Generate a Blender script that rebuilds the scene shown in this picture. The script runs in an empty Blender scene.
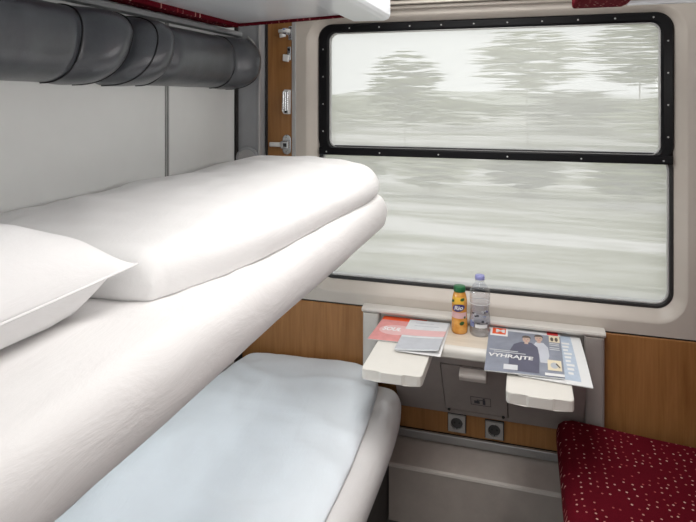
import bpy, bmesh, math, random
from mathutils import Vector, Matrix, noise

# ------------------------------------------------------------------ camera, sky, light, exposure
sc = bpy.context.scene
COL = sc.collection
F_PX, W_PX, H_PX, HORIZON = 585.0, 696.0, 522.0, 98.0
YAW = math.atan(177.0 / F_PX)
CAM_Z = 1.6
cd = bpy.data.cameras.new('camera')
cd.sensor_width = 36.0
cd.lens = 36.0 * F_PX / W_PX
cd.shift_y = -(H_PX / 2 - HORIZON) / W_PX
cd.clip_start = 0.02
cd.clip_end = 400
cam = bpy.data.objects.new('camera', cd)
cam.location = (0, 0, CAM_Z)
cam.rotation_euler = (math.pi / 2, 0, YAW)
COL.objects.link(cam)
sc.camera = cam
sc.cycles.transparent_max_bounces = 32

world = bpy.data.worlds.new('overcast_sky')
sc.world = world
world.use_nodes = True
bg = world.node_tree.nodes['Background']
bg.inputs[0].default_value = (0.99, 0.995, 1.0, 1)
bg.inputs[1].default_value = 1.3

sc.view_settings.view_transform = 'Standard'
sc.view_settings.look = 'None'
sc.view_settings.gamma = 1
sc.view_settings.use_curve_mapping = False
sc.view_settings.exposure = 0.0


def area_light(name, loc, rot, sx, sy, watts, color):
    l = bpy.data.lights.new(name, 'AREA')
    l.shape = 'RECTANGLE'
    l.size, l.size_y = sx, sy
    l.energy = watts
    l.color = color
    o = bpy.data.objects.new(name, l)
    o.location = loc
    o.rotation_euler = rot
    COL.objects.link(o)
    return o


# fill lights added at the compartment and corridor ceilings (fixtures built further down)
area_light('compartment_fill', (-0.163, 1.40, 2.325), (0, 0, 0), 0.52, 1.5, 15, (1.0, 0.99, 0.98))
area_light('corridor_fill', (-0.10, -0.62, 2.225), (0, 0, 0), 1.1, 0.30, 4, (1.0, 0.99, 0.98))
# fill light added on the unseen right-hand wall, under the top berth
area_light('right_wall_fill', (0.80, 1.15, 1.70), (0, math.radians(90), 0), 0.10, 1.2, 4.5, (1.0, 0.99, 0.98))
# fill light added for the lower bed, hidden just under the middle berth
area_light('lower_bed_fill', (-1.125, 1.45, 0.985), (0, math.radians(-35), 0), 0.07, 1.1, 5.2, (0.93, 0.97, 1.0))

# ------------------------------------------------------------------ materials
MATS = {}


def newmat(name):
    m = bpy.data.materials.new(name)
    m.use_nodes = True
    nt = m.node_tree
    b = nt.nodes['Principled BSDF']
    MATS[name] = m
    return m, nt, b


def N(nt, kind, **kw):
    n = nt.nodes.new(kind)
    for k, v in kw.items():
        setattr(n, k, v)
    return n


def coords(nt, scale, rot=(0, 0, 0)):
    t = N(nt, 'ShaderNodeTexCoord')
    mp = N(nt, 'ShaderNodeMapping')
    mp.inputs['Scale'].default_value = scale
    mp.inputs['Rotation'].default_value = rot
    nt.links.new(t.outputs['Object'], mp.inputs['Vector'])
    return mp.outputs['Vector']


def ramp(nt, fac, stops):
    r = N(nt, 'ShaderNodeValToRGB')
    els = r.color_ramp.elements
    while len(els) < len(stops):
        els.new(0.5)
    for e, (p, c) in zip(els, stops):
        e.position = p
        e.color = (*c, 1)
    nt.links.new(fac, r.inputs['Fac'])
    return r.outputs['Color']


def noise_tex(nt, vec, scale, detail=3, rough=0.5, dist=0.0):
    n = N(nt, 'ShaderNodeTexNoise')
    n.inputs['Scale'].default_value = scale
    n.inputs['Detail'].default_value = detail
    n.inputs['Roughness'].default_value = rough
    n.inputs['Distortion'].default_value = dist
    nt.links.new(vec, n.inputs['Vector'])
    return n.outputs['Fac']


def bump(nt, b, height, strength, dist):
    bp = N(nt, 'ShaderNodeBump')
    bp.inputs['Strength'].default_value = strength
    bp.inputs['Distance'].default_value = dist
    nt.links.new(height, bp.inputs['Height'])
    nt.links.new(bp.outputs['Normal'], b.inputs['Normal'])


def plain(name, col, rough=0.5, metal=0.0, var=0.06, vscale=14, bstr=0.0, bscale=300, spec=0.5, coat=0.0):
    """a procedural surface: slight tonal variation plus optional fine relief"""
    m, nt, b = newmat(name)
    v = coords(nt, (1, 1, 1))
    f = noise_tex(nt, v, vscale, 4, 0.6)
    lo = tuple(c * (1 - var) for c in col)
    hi = tuple(min(1, c * (1 + var)) for c in col)
    nt.links.new(ramp(nt, f, [(0.3, lo), (0.7, hi)]), b.inputs['Base Color'])
    b.inputs['Roughness'].default_value = rough
    b.inputs['Metallic'].default_value = metal
    b.inputs['Specular IOR Level'].default_value = spec
    b.inputs['Coat Weight'].default_value = coat
    if bstr:
        bump(nt, b, noise_tex(nt, v, bscale, 2), bstr, 0.002)
    return m


def wood_mat(name, dark, light, vertical=True, rough=0.42):
    m, nt, b = newmat(name)
    v = coords(nt, (9, 9, 0.9) if vertical else (1.2, 14, 14))
    f1 = noise_tex(nt, v, 2.2, 5, 0.6, 0.8)
    v2 = coords(nt, (160, 160, 5) if vertical else (6, 160, 160))
    f2 = noise_tex(nt, v2, 1.0, 3)
    mx = N(nt, 'ShaderNodeMath', operation='MULTIPLY_ADD')
    nt.links.new(f2, mx.inputs[0])
    mx.inputs[1].default_value = 0.45
    nt.links.new(f1, mx.inputs[2])
    nt.links.new(ramp(nt, mx.outputs[0], [(0.45, dark), (0.95, light)]), b.inputs['Base Color'])
    b.inputs['Roughness'].default_value = rough
    bump(nt, b, f2, 0.06, 0.001)
    return m


def cloth_mat(name, col, weave=900, wr=0.25):
    m, nt, b = newmat(name)
    v = coords(nt, (1, 1, 1))
    f = noise_tex(nt, v, 7, 4, 0.6)
    lo = tuple(c * 0.965 for c in col)
    nt.links.new(ramp(nt, f, [(0.3, lo), (0.7, col)]), b.inputs['Base Color'])
    b.inputs['Roughness'].default_value = 0.85
    b.inputs['Specular IOR Level'].default_value = 0.15
    b.inputs['Sheen Weight'].default_value = 0.15
    w = noise_tex(nt, v, weave, 2)
    c2 = noise_tex(nt, coords(nt, (1, 0.35, 1)), 16, 5, 0.62, 0.6)
    ad = N(nt, 'ShaderNodeMath', operation='MULTIPLY_ADD')
    nt.links.new(w, ad.inputs[0])
    ad.inputs[1].default_value = 0.04
    nt.links.new(c2, ad.inputs[2])
    bump(nt, b, ad.outputs[0], wr, 0.012)
    return m


cloth_mat('sheet', (0.80, 0.787, 0.780), wr=0.22)
cloth_mat('duvet_cotton', (0.86, 0.855, 0.85), wr=0.16)
cloth_mat('duvet_daylight_tint', (0.76, 0.81, 0.85), wr=0.20)  # bluish daylight on the lower duvet is painted into its cotton colour
cloth_mat('pillow_cotton', (0.87, 0.865, 0.865), wr=0.14)
plain('white_laminate', (0.86, 0.875, 0.86), 0.38, var=0.025, vscale=4)
plain('white_gloss', (0.80, 0.84, 0.88), 0.28, var=0.02, vscale=5, coat=0.2)
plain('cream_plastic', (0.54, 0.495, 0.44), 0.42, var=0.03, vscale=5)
plain('pillar_grey', (0.35, 0.36, 0.375), 0.45, var=0.05)
plain('trim_grey', (0.46, 0.46, 0.455), 0.35, metal=0.3, var=0.04)
plain('dark_gap', (0.03, 0.028, 0.027), 0.7)
plain('black_frame', (0.006, 0.006, 0.007), 0.38, var=0.1, spec=0.16)
plain('rubber', (0.018, 0.018, 0.018), 0.55, var=0.1)
plain('chrome', (0.62, 0.63, 0.64), 0.25, metal=0.9, var=0.05)
plain('white_metal', (0.75, 0.75, 0.74), 0.35, var=0.03)
plain('console_grey', (0.36, 0.315, 0.295), 0.5, var=0.06, bstr=0.05)
plain('console_light', (0.60, 0.575, 0.535), 0.45, var=0.03)
plain('console_post', (0.36, 0.33, 0.31), 0.45, var=0.03)
plain('leaf_plastic', (0.74, 0.715, 0.66), 0.4, var=0.02)
plain('handle_beige', (0.80, 0.74, 0.69), 0.35, metal=0.0, var=0.03)
plain('floor_vinyl', (0.10, 0.095, 0.09), 0.55, var=0.12, vscale=60)
plain('heater_grey', (0.47, 0.415, 0.375), 0.42, var=0.06, vscale=20, bstr=0.04)
plain('heater_highlight', (0.66, 0.61, 0.56), 0.4, var=0.05)  # lighter tone puts the seam's highlight into the lip's colour
plain('aluminium', (0.42, 0.415, 0.41), 0.36, metal=0.6, var=0.05)
plain('socket_grey', (0.36, 0.345, 0.33), 0.5, var=0.04)
plain('dark_panel', (0.06, 0.056, 0.054), 0.6)
plain('ceiling_white', (0.80, 0.79, 0.77), 0.5, var=0.02)
plain('seam_thread', (0.012, 0.012, 0.014), 0.6)
wood_mat('beech_veneer', (0.26, 0.112, 0.030), (0.41, 0.195, 0.065))
wood_mat('table_laminate', (0.60, 0.52, 0.42), (0.74, 0.66, 0.55), vertical=False)

# black leather with fine grain
m, nt, b = newmat('leather')
v = coords(nt, (1, 1, 1))
vo = N(nt, 'ShaderNodeTexVoronoi')
vo.inputs['Scale'].default_value = 420
nt.links.new(v, vo.inputs['Vector'])
nt.links.new(ramp(nt, noise_tex(nt, v, 9, 5, 0.65), [(0.3, (0.045, 0.051, 0.060)), (0.75, (0.095, 0.104, 0.118))]), b.inputs['Base Color'])
b.inputs['Roughness'].default_value = 0.30
b.inputs['Specular IOR Level'].default_value = 0.9
bump(nt, b, vo.outputs['Distance'], 0.22, 0.0015)

# red moquette with small woven pale dots
def moquette(name, rot):
    m, nt, b = newmat(name)
    v = coords(nt, (1, 1, 1), rot)
    vo = N(nt, 'ShaderNodeTexVoronoi')
    vo.voronoi_dimensions = '2D'
    vo.inputs['Scale'].default_value = 40
    vo.inputs['Randomness'].default_value = 0.6
    nt.links.new(v, vo.inputs['Vector'])
    vc = N(nt, 'ShaderNodeSeparateColor')
    nt.links.new(vo.outputs['Color'], vc.inputs[0])
    dot = N(nt, 'ShaderNodeMath', operation='LESS_THAN')
    nt.links.new(vo.outputs['Distance'], dot.inputs[0])
    dot.inputs[1].default_value = 0.125
    keep = N(nt, 'ShaderNodeMath', operation='GREATER_THAN')
    nt.links.new(vc.outputs[0], keep.inputs[0])
    keep.inputs[1].default_value = 0.25
    both = N(nt, 'ShaderNodeMath', operation='MULTIPLY')
    nt.links.new(dot.outputs[0], both.inputs[0])
    nt.links.new(keep.outputs[0], both.inputs[1])
    fuzz = noise_tex(nt, v, 500, 2)
    red = ramp(nt, fuzz, [(0.3, (0.075, 0.003, 0.008)), (0.75, (0.135, 0.007, 0.015))])
    dotc = ramp(nt, vc.outputs[1], [(0.2, (0.34, 0.07, 0.07)), (0.8, (0.60, 0.36, 0.31))])
    mx = N(nt, 'ShaderNodeMix', data_type='RGBA')
    nt.links.new(both.outputs[0], mx.inputs[0])
    nt.links.new(red, mx.inputs[6])
    nt.links.new(dotc, mx.inputs[7])
    nt.links.new(mx.outputs[2], b.inputs['Base Color'])
    b.inputs['Roughness'].default_value = 0.9
    b.inputs['Specular IOR Level'].default_value = 0.04
    bump(nt, b, fuzz, 0.3, 0.002)


moquette('moquette', (0, 0, 0))
moquette('moquette_upright', (0, math.pi / 2, 0))       # the same cloth laid on upright faces

# window glass; haze over the view is painted in as a pale veil
m, nt, b = newmat('window_glass')
nt.nodes.remove(b)
out = nt.nodes['Material Output']
tr = N(nt, 'ShaderNodeBsdfTransparent')
tr.inputs[0].default_value = (0.97, 0.98, 0.97, 1)
tl = N(nt, 'ShaderNodeBsdfTranslucent')
tl.inputs[0].default_value = (0.93, 0.93, 0.92, 1)
gl = N(nt, 'ShaderNodeBsdfGlossy')
gl.inputs['Roughness'].default_value = 0.03
fr = N(nt, 'ShaderNodeFresnel')
fr.inputs[0].default_value = 1.2
m1 = N(nt, 'ShaderNodeMixShader')
m2 = N(nt, 'ShaderNodeMixShader')
dv = coords(nt, (0.6, 1, 2.2))
haze_veil = N(nt, 'ShaderNodeMapRange')
nt.links.new(noise_tex(nt, dv, 3, 4), haze_veil.inputs[0])
haze_veil.inputs[3].default_value = 0.36
haze_veil.inputs[4].default_value = 0.42
nt.links.new(haze_veil.outputs[0], m1.inputs[0])
nt.links.new(tr.outputs[0], m1.inputs[1])
nt.links.new(tl.outputs[0], m1.inputs[2])
nt.links.new(fr.outputs[0], m2.inputs[0])
nt.links.new(m1.outputs[0], m2.inputs[1])
nt.links.new(gl.outputs[0], m2.inputs[2])
nt.links.new(m2.outputs[0], out.inputs[0])

# clear plastic (bottles): see-through with gloss
def clear_mat(name, tint, gloss, facing=0.12):
    m, nt, b = newmat(name)
    nt.nodes.remove(b)
    out = nt.nodes['Material Output']
    tr = N(nt, 'ShaderNodeBsdfTransparent')
    nt.links.new(ramp(nt, noise_tex(nt, coords(nt, (1, 1, 1)), 60, 2), [(0.2, tuple(c * 0.97 for c in tint)), (0.8, tint)]), tr.inputs[0])
    gl = N(nt, 'ShaderNodeBsdfGlossy')
    gl.inputs['Roughness'].default_value = gloss
    fr = N(nt, 'ShaderNodeLayerWeight')
    fr.inputs[0].default_value = facing
    mm = N(nt, 'ShaderNodeMixShader')
    nt.links.new(fr.outputs['Facing'], mm.inputs[0])
    nt.links.new(tr.outputs[0], mm.inputs[1])
    nt.links.new(gl.outputs[0], mm.inputs[2])
    nt.links.new(mm.outputs[0], out.inputs[0])


clear_mat('clear_plastic', (0.95, 0.96, 0.985), 0.08)
clear_mat('label_film', (0.93, 0.94, 0.98), 0.2)
clear_mat('clear_water', (0.985, 0.99, 1.0), 0.05, 0.03)
plain('cap_lilac', (0.30, 0.31, 0.60), 0.4)
plain('cap_green', (0.008, 0.12, 0.035), 0.4)
plain('print_violet', (0.05, 0.03, 0.17), 0.5)
plain('print_white', (0.80, 0.80, 0.80), 0.6, var=0.02)
plain('print_blue', (0.22, 0.27, 0.48), 0.5)
plain('print_dark', (0.06, 0.06, 0.075), 0.6)
plain('print_leaf', (0.03, 0.10, 0.02), 0.5)
plain('print_yellow', (0.85, 0.50, 0.05), 0.5)
plain('print_red', (0.62, 0.05, 0.05), 0.6)
plain('print_orange', (0.78, 0.10, 0.022), 0.6)
plain('print_pink', (0.68, 0.285, 0.275), 0.6, var=0.10, vscale=25)
plain('print_pale_pink', (0.74, 0.46, 0.46), 0.6, var=0.05)
plain('print_grey', (0.50, 0.52, 0.56), 0.6, var=0.06, vscale=40)
plain('print_pale', (0.66, 0.68, 0.70), 0.6, var=0.05, vscale=40)
plain('print_slate', (0.235, 0.255, 0.315), 0.5, var=0.16, vscale=18)
plain('print_navy', (0.085, 0.085, 0.135), 0.5, var=0.1, vscale=30)
plain('print_skin', (0.55, 0.40, 0.33), 0.6)
plain('print_hair', (0.10, 0.075, 0.06), 0.6)
plain('print_shirt', (0.55, 0.57, 0.63), 0.6)
plain('print_cream', (0.76, 0.68, 0.50), 0.6)
plain('print_ice', (0.47, 0.55, 0.66), 0.6, var=0.08, vscale=70)
plain('paper', (0.76, 0.77, 0.77), 0.75, var=0.02)
m, nt, b = newmat('juice')
nt.links.new(ramp(nt, noise_tex(nt, coords(nt, (1, 1, 1)), 45, 4), [(0.3, (0.62, 0.23, 0.03)), (0.7, (0.80, 0.42, 0.10))]), b.inputs['Base Color'])
b.inputs['Roughness'].default_value = 0.12
b.inputs['Subsurface Weight'].default_value = 0.0

# glowing face of the added fill lamps
m, nt, b = newmat('added_lamp_glow')
b.inputs['Base Color'].default_value = (0.9, 0.9, 0.88, 1)
b.inputs['Emission Color'].default_value = (1, 0.95, 0.88, 1)
b.inputs['Emission Strength'].default_value = 2.0
bump(nt, b, noise_tex(nt, coords(nt, (1, 1, 1)), 120, 1), 0.1, 0.002)

# streaked meadow / gravel strips along the railway
m, nt, b = newmat('trackside_ground')
s1 = noise_tex(nt, coords(nt, (0.10, 0.55, 1)), 1.0, 5, 0.62)
s2 = noise_tex(nt, coords(nt, (0.22, 2.6, 1)), 1.0, 4, 0.6)
ma = N(nt, 'ShaderNodeMath', operation='MULTIPLY_ADD')
s3 = noise_tex(nt, coords(nt, (0.9, 5.5, 1)), 1.0, 4, 0.65)
mb_ = N(nt, 'ShaderNodeMath', operation='MULTIPLY_ADD')
nt.links.new(s3, mb_.inputs[0])
mb_.inputs[1].default_value = 0.45
nt.links.new(s2, mb_.inputs[2])
nt.links.new(mb_.outputs[0], ma.inputs[0])
ma.inputs[1].default_value = 0.55
nt.links.new(s1, ma.inputs[2])
nt.links.new(ramp(nt, ma.outputs[0], [(0.68, (0.13, 0.14, 0.07)), (0.82, (0.30, 0.30, 0.21)), (0.96, (0.56, 0.55, 0.51)), (1.0, (0.74, 0.72, 0.70))]), b.inputs['Base Color'])
b.inputs['Roughness'].default_value = 0.9

def foliage(name, lo, hi):
    m, nt, b = newmat(name)
    f = noise_tex(nt, coords(nt, (0.25, 0.6, 2.2)), 1.3, 5, 0.6)
    nt.links.new(ramp(nt, f, [(0.3, lo), (0.75, hi)]), b.inputs['Base Color'])
    b.inputs['Roughness'].default_value = 0.9


foliage('foliage_olive', (0.13, 0.15, 0.055), (0.33, 0.35, 0.17))
foliage('foliage_pale', (0.30, 0.32, 0.20), (0.55, 0.56, 0.42))
foliage('foliage_grey', (0.17, 0.18, 0.115), (0.36, 0.36, 0.27))
plain('bark', (0.36, 0.34, 0.28), 0.9, var=0.2)
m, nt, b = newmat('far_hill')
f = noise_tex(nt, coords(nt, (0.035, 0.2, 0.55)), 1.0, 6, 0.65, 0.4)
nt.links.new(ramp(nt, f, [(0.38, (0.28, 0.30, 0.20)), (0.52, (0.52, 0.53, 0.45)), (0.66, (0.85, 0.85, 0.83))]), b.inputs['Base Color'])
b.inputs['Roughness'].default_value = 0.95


# ------------------------------------------------------------------ helpers
def link(name, me, mat, parent=None, smooth=False):
    o = bpy.data.objects.new(name, me)
    COL.objects.link(o)
    if mat and not me.materials:
        me.materials.append(MATS[mat])
    if smooth:
        for p in me.polygons:
            p.use_smooth = True
    if parent:
        o.parent = parent
        o.matrix_parent_inverse = Matrix.Identity(4)
    return o


def from_bm(name, bm, mat, parent=None, smooth=False, origin=None):
    bmesh.ops.recalc_face_normals(bm, faces=bm.faces)
    if origin is not None:
        bmesh.ops.translate(bm, verts=bm.verts, vec=-Vector(origin))
    me = bpy.data.meshes.new(name)
    bm.to_mesh(me)
    bm.free()
    o = link(name, me, mat, parent, smooth)
    if origin is not None:
        o.location = origin
    return o


def bm_box(bm, x0, x1, y0, y1, z0, z1, bev=0.0, seg=2):
    vs = [bm.verts.new((x, y, z)) for z in (z0, z1) for y in (y0, y1) for x in (x0, x1)]
    fs = [(0, 2, 3, 1), (4, 5, 7, 6), (0, 1, 5, 4), (2, 6, 7, 3), (0, 4, 6, 2), (1, 3, 7, 5)]
    faces = [bm.faces.new([vs[i] for i in f]) for f in fs]
    if bev:
        es = list({e for f in faces for e in f.edges})
        bmesh.ops.bevel(bm, geom=es, offset=bev, segments=seg, profile=0.5, affect='EDGES')


def box(name, x0, x1, y0, y1, z0, z1, mat, parent=None, bev=0.0, seg=2):
    bm = bmesh.new()
    bm_box(bm, x0, x1, y0, y1, z0, z1, bev, seg)
    return from_bm(name, bm, mat, parent, smooth=False)


def prism(name, poly, axis, a0, a1, mat, parent=None, bev=0.0, seg=2):
    """poly: list of 2-D points; axis 'x': points are (y,z) swept along x; 'y': (x,z); 'z': (x,y)"""
    bm = bmesh.new()
    def mk(p, a):
        return {'x': (a, p[0], p[1]), 'y': (p[0], a, p[1]), 'z': (p[0], p[1], a)}[axis]
    A = [bm.verts.new(mk(p, a0)) for p in poly]
    B = [bm.verts.new(mk(p, a1)) for p in poly]
    n = len(poly)
    bm.faces.new(A)
    bm.faces.new(B[::-1])
    for i in range(n):
        bm.faces.new((A[i], B[i], B[(i + 1) % n], A[(i + 1) % n]))
    if bev:
        bmesh.ops.bevel(bm, geom=list(bm.edges), offset=bev, segments=seg, profile=0.5, affect='EDGES')
    return from_bm(name, bm, mat, parent)


def bm_lathe(bm, prof, seg=32, center=(0, 0, 0), cap=True):
    rings = []
    for r, z in prof:
        rings.append([bm.verts.new((center[0] + r * math.cos(2 * math.pi * i / seg), center[1] + r * math.sin(2 * math.pi * i / seg), center[2] + z)) for i in range(seg)])
    for a, b_ in zip(rings, rings[1:]):
        for i in range(seg):
            bm.faces.new((a[i], a[(i + 1) % seg], b_[(i + 1) % seg], b_[i]))
    if cap:
        bm.faces.new(rings[0][::-1])
        bm.faces.new(rings[-1])


def lathe(name, prof, mat, parent=None, seg=32, smooth=True, cap=True):
    bm = bmesh.new()
    bm_lathe(bm, prof, seg, cap=cap)
    return from_bm(name, bm, mat, parent, smooth)


def disc_on_wall(name, x, y, z, r, depth, mat, parent=None, seg=24, axis='y', dome=0.0, bev=0.15):
    """short round boss with its axis along -y (towards the room) or +x"""
    bm = bmesh.new()
    bm_lathe(bm, [(r, 0), (r, depth * (1 - bev)), (r * (1 - bev), depth)] + ([(r * 0.5, depth + dome)] if dome else []), seg)
    rot = Matrix.Rotation(math.pi / 2, 4, 'X') if axis == 'y' else Matrix.Rotation(math.pi / 2, 4, 'Y')
    bmesh.ops.transform(bm, matrix=Matrix.Translation((x, y, z)) @ rot, verts=bm.verts)
    return from_bm(name, bm, mat, parent, smooth=False)


def bm_tube(bm, pts, r, seg=8):
    pts = [Vector(p) for p in pts]
    rings = []
    for i, p in enumerate(pts):
        d = (pts[min(i + 1, len(pts) - 1)] - pts[max(i - 1, 0)]).normalized()
        up = Vector((0, 0, 1)) if abs(d.z) < 0.9 else Vector((1, 0, 0))
        a = d.cross(up).normalized()
        c = d.cross(a)
        rings.append([bm.verts.new(p + a * r * math.cos(2 * math.pi * k / seg) + c * r * math.sin(2 * math.pi * k / seg)) for k in range(seg)])
    for A, B in zip(rings, rings[1:]):
        for k in range(seg):
            bm.faces.new((A[k], A[(k + 1) % seg], B[(k + 1) % seg], B[k]))
    bm.faces.new(rings[0])
    bm.faces.new(rings[-1][::-1])


def tube(name, pts, r, mat, parent=None, seg=8):
    bm = bmesh.new()
    bm_tube(bm, pts, r, seg)
    return from_bm(name, bm, mat, parent, smooth=True)


def rrect(x0, x1, z0, z1, r, n=8):
    """rounded rectangle, counter-clockwise, with (n+1) points per corner"""
    pts = []
    for cx, cz, a0 in ((x1 - r, z1 - r, 0), (x0 + r, z1 - r, 90), (x0 + r, z0 + r, 180), (x1 - r, z0 + r, 270)):
        for k in range(n + 1):
            a = math.radians(a0 + 90 * k / n)
            pts.append((cx + r * math.cos(a), cz + r * math.sin(a)))
    return pts


def loft_rings(name, rings, mat, parent=None, closed=False, smooth=False):
    """rings: list of lists of 3-D points (same length), skinned one to the next; closed joins last to first"""
    bm = bmesh.new()
    R = [[bm.verts.new(p) for p in ring] for ring in rings]
    n = len(R[0])
    pairs = list(zip(R, R[1:])) + ([(R[-1], R[0])] if closed else [])
    for A, B in pairs:
        for i in range(n):
            bm.faces.new((A[i], A[(i + 1) % n], B[(i + 1) % n], B[i]))
    return from_bm(name, bm, mat, parent, smooth)


def frame(name, outer, inner, y0, y1, mat, parent=None, chamfer=0.006):
    """a moulded ring between two rounded rectangles, from y0 (room side) to y1, inner edge chamfered"""
    o = [(p[0], p[1]) for p in outer]
    i = [(p[0], p[1]) for p in inner]
    mid = [((a[0] * 0.2 + b_[0] * 0.8), (a[1] * 0.2 + b_[1] * 0.8)) for a, b_ in zip(o, i)]
    md2 = [((a[0] * 0.85 + b_[0] * 0.15), (a[1] * 0.85 + b_[1] * 0.15)) for a, b_ in zip(o, i)]
    rings = [[(x, y1, z) for x, z in o], [(x, y0 + chamfer, z) for x, z in o], [(x, y0, z) for x, z in md2], [(x, y0, z) for x, z in mid], [(x, y0 + chamfer, z) for x, z in i], [(x, y1, z) for x, z in i]]
    return loft_rings(name, rings, mat, parent, closed=True)


def fbm(p, s, o=3):
    return noise.fractal(Vector(p) * s, 0.9, 2.0, o)


def folds(seed, n, x0, x1, y0, y1, amp, wid):
    """a set of shallow curved creases scattered over a cloth: returns f(x, y) -> height"""
    rnd = random.Random(seed)
    L = []
    for _ in range(n):
        L.append((rnd.uniform(x0, x1), rnd.uniform(y0, y1), rnd.uniform(-0.9, 0.9), rnd.uniform(0.10, 0.32), rnd.uniform(0.5, 1.0) * amp * rnd.choice((1, 1, -0.7)), rnd.uniform(0.7, 1.4) * wid, rnd.uniform(-1.2, 1.2)))

    def f(x, y):
        h = 0.0
        for cx, cy, a, ln, am, w, bend in L:
            dx, dy = x - cx, y - cy
            u = dx * math.cos(a) + dy * math.sin(a)
            v = -dx * math.sin(a) + dy * math.cos(a) + bend * u * u
            h += am * math.exp(-(u / ln) ** 2 - (v / w) ** 2)
        return h
    return f


def soft_slab(name, fx0, fx1, y0, y1, zb, zt, mat, parent=None, nx=48, ny=90, rx=0.05, ry=0.05, rbot=0.025, corner=0.0, wr=0.004, wscale=6, bottom=0.45, seed=0.0, yskew=None, fold=None):
    """a stuffed cloth slab: top and bottom skins meeting in a rounded edge, lightly creased.
    fx0/fx1: x limits as functions of y; zb/zt: functions (x,y)->z of the bottom and the top"""
    bm = bmesh.new()
    top, bot = [], []

    def dense(k, n):          # more rows near both edges
        t = k / n
        return 0.5 - 0.5 * math.cos(math.pi * t) if True else t
    for j in range(ny + 1):
        tj = dense(j, ny)
        b_ = 2 * tj - 1
        rt, rb = [], []
        for i in range(nx + 1):
            ti = dense(i, nx)
            a = 2 * ti - 1
            y = y0 + (y1 - y0) * tj
            x0_, x1_ = fx0(y), fx1(y)
            x = x0_ + (x1_ - x0_) * ti
            if corner:
                k = corner * (abs(a) ** 6) * (abs(b_) ** 6)
                x -= k * math.copysign(1, a)
                y -= k * math.copysign(1, b_)
            if yskew:
                y += yskew(x, y)
            ex = min(1.0, min(ti, 1 - ti) * (x1_ - x0_) / rx)
            ey = min(1.0, min(tj, 1 - tj) * (y1 - y0) / ry)
            prof = max(0, 1 - (1 - ex) ** 2.2) ** (1 / 2.2) * max(0, 1 - (1 - ey) ** 2.2) ** (1 / 2.2)
            lo, hi = zb(x, y), zt(x, y)
            mid = lo + (hi - lo) * bottom
            nz = wr * fbm((x + seed, y * 0.7 + seed, seed), wscale) * min(1, prof * 1.5)
            if fold:
                nz += fold(x, y) * prof
            exb, eyb = min(1.0, ex * rx / rbot), min(1.0, ey * ry / rbot)
            pb = max(0, 1 - (1 - exb) ** 2.2) ** (1 / 2.2) * max(0, 1 - (1 - eyb) ** 2.2) ** (1 / 2.2)
            edge = i in (0, nx) or j in (0, ny)
            vt = bm.verts.new((x, y, mid + (hi - mid) * prof + nz))
            rt.append(vt)
            rb.append(vt if edge else bm.verts.new((x, y, mid - (mid - lo) * pb)))
        top.append(rt)
        bot.append(rb)
    for j in range(ny):
        for i in range(nx):
            bm.faces.new((top[j][i], top[j][i + 1], top[j + 1][i + 1], top[j + 1][i]))
            q = (bot[j][i], bot[j + 1][i], bot[j + 1][i + 1], bot[j][i + 1])
            if len(set(q)) == 4:
                try:
                    bm.faces.new(q)
                except ValueError:
                    pass
    return from_bm(name, bm, mat, parent, smooth=True)


def root(name, label, cat, loc=(0, 0, 0), group=None, kind=None):
    o = bpy.data.objects.new(name, None)
    o.empty_display_size = 0.05
    COL.objects.link(o)
    o.location = loc
    return tag(o, label, cat, group, kind)


def tag(o, label=None, cat=None, group=None, kind=None):
    if label:
        o['label'] = label
    if cat:
        o['category'] = cat
    if group:
        o['group'] = group
    if kind:
        o['kind'] = kind
    return o


def lettering(name, text, size, mat, parent, matrix, bold=0.0, shear=0.0, align='LEFT', xs=1.0):
    cu = bpy.data.curves.new(name, 'FONT')
    cu.body = text
    cu.size = size
    cu.offset = bold
    cu.shear = shear
    cu.align_x = align
    cu.align_y = 'CENTER'
    cu.extrude = 0.00008
    tmp = bpy.data.objects.new(name + '_tmp', cu)
    COL.objects.link(tmp)
    bpy.context.view_layer.update()
    me = bpy.data.meshes.new_from_object(tmp.evaluated_get(bpy.context.evaluated_depsgraph_get()))
    bpy.data.objects.remove(tmp)
    me.name = name
    me.materials.clear()
    me.transform(matrix @ Matrix.Diagonal((xs, 1, 1, 1)))
    return link(name, me, mat, parent)


# ------------------------------------------------------------------ the setting: shell
XL, XR, YW, YB = -1.18, 0.855, 2.31, -0.14      # wall faces: left, right, window wall, door wall
ZC = 2.36

def struct(o, label=None, cat=None):
    return tag(o, label, cat, kind='structure')


fl = struct(box('floor', XL - 0.05, XR + 0.05, -1.0, YW + 0.1, -0.05, 0.0, 'floor_vinyl'), 'dark grey vinyl floor of the sleeping compartment', 'floor')
ce = struct(box('ceiling', XL - 0.05, XR + 0.05, YB, YW + 0.1, ZC, ZC + 0.05, 'ceiling_white'), 'white compartment ceiling above the top berths', 'ceiling')

# left wall: carcass, white laminate panels, grey seam strips
wl = struct(box('wall_left', XL - 0.05, XL - 0.012, YB, YW + 0.1, 0, ZC, 'dark_gap'), 'white panelled partition wall behind the beds', 'wall')
for y0, y1 in ((YB, 0.855), (0.877, 1.737), (1.757, 2.236)):
    box('wall_panel', XL - 0.012, XL, y0, y1, 0.0, ZC, 'white_laminate', wl, bev=0.002, seg=1)
for ya in (0.866, 1.747):
    bm = bmesh.new()
    bm_box(bm, XL - 0.010, XL + 0.003, ya - 0.009, ya - 0.0035, 0, ZC)
    bm_box(bm, XL - 0.010, XL - 0.002, ya - 0.0035, ya + 0.0035, 0, ZC)
    bm_box(bm, XL - 0.010, XL + 0.003, ya + 0.0035, ya + 0.009, 0, ZC)
    from_bm('seam_strip', bm, 'trim_grey', wl)

wr_ = struct(box('wall_right', XR, XR + 0.05, YB, YW + 0.1, 0, ZC, 'white_laminate'), 'white partition wall behind the red seat', 'wall')

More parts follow.
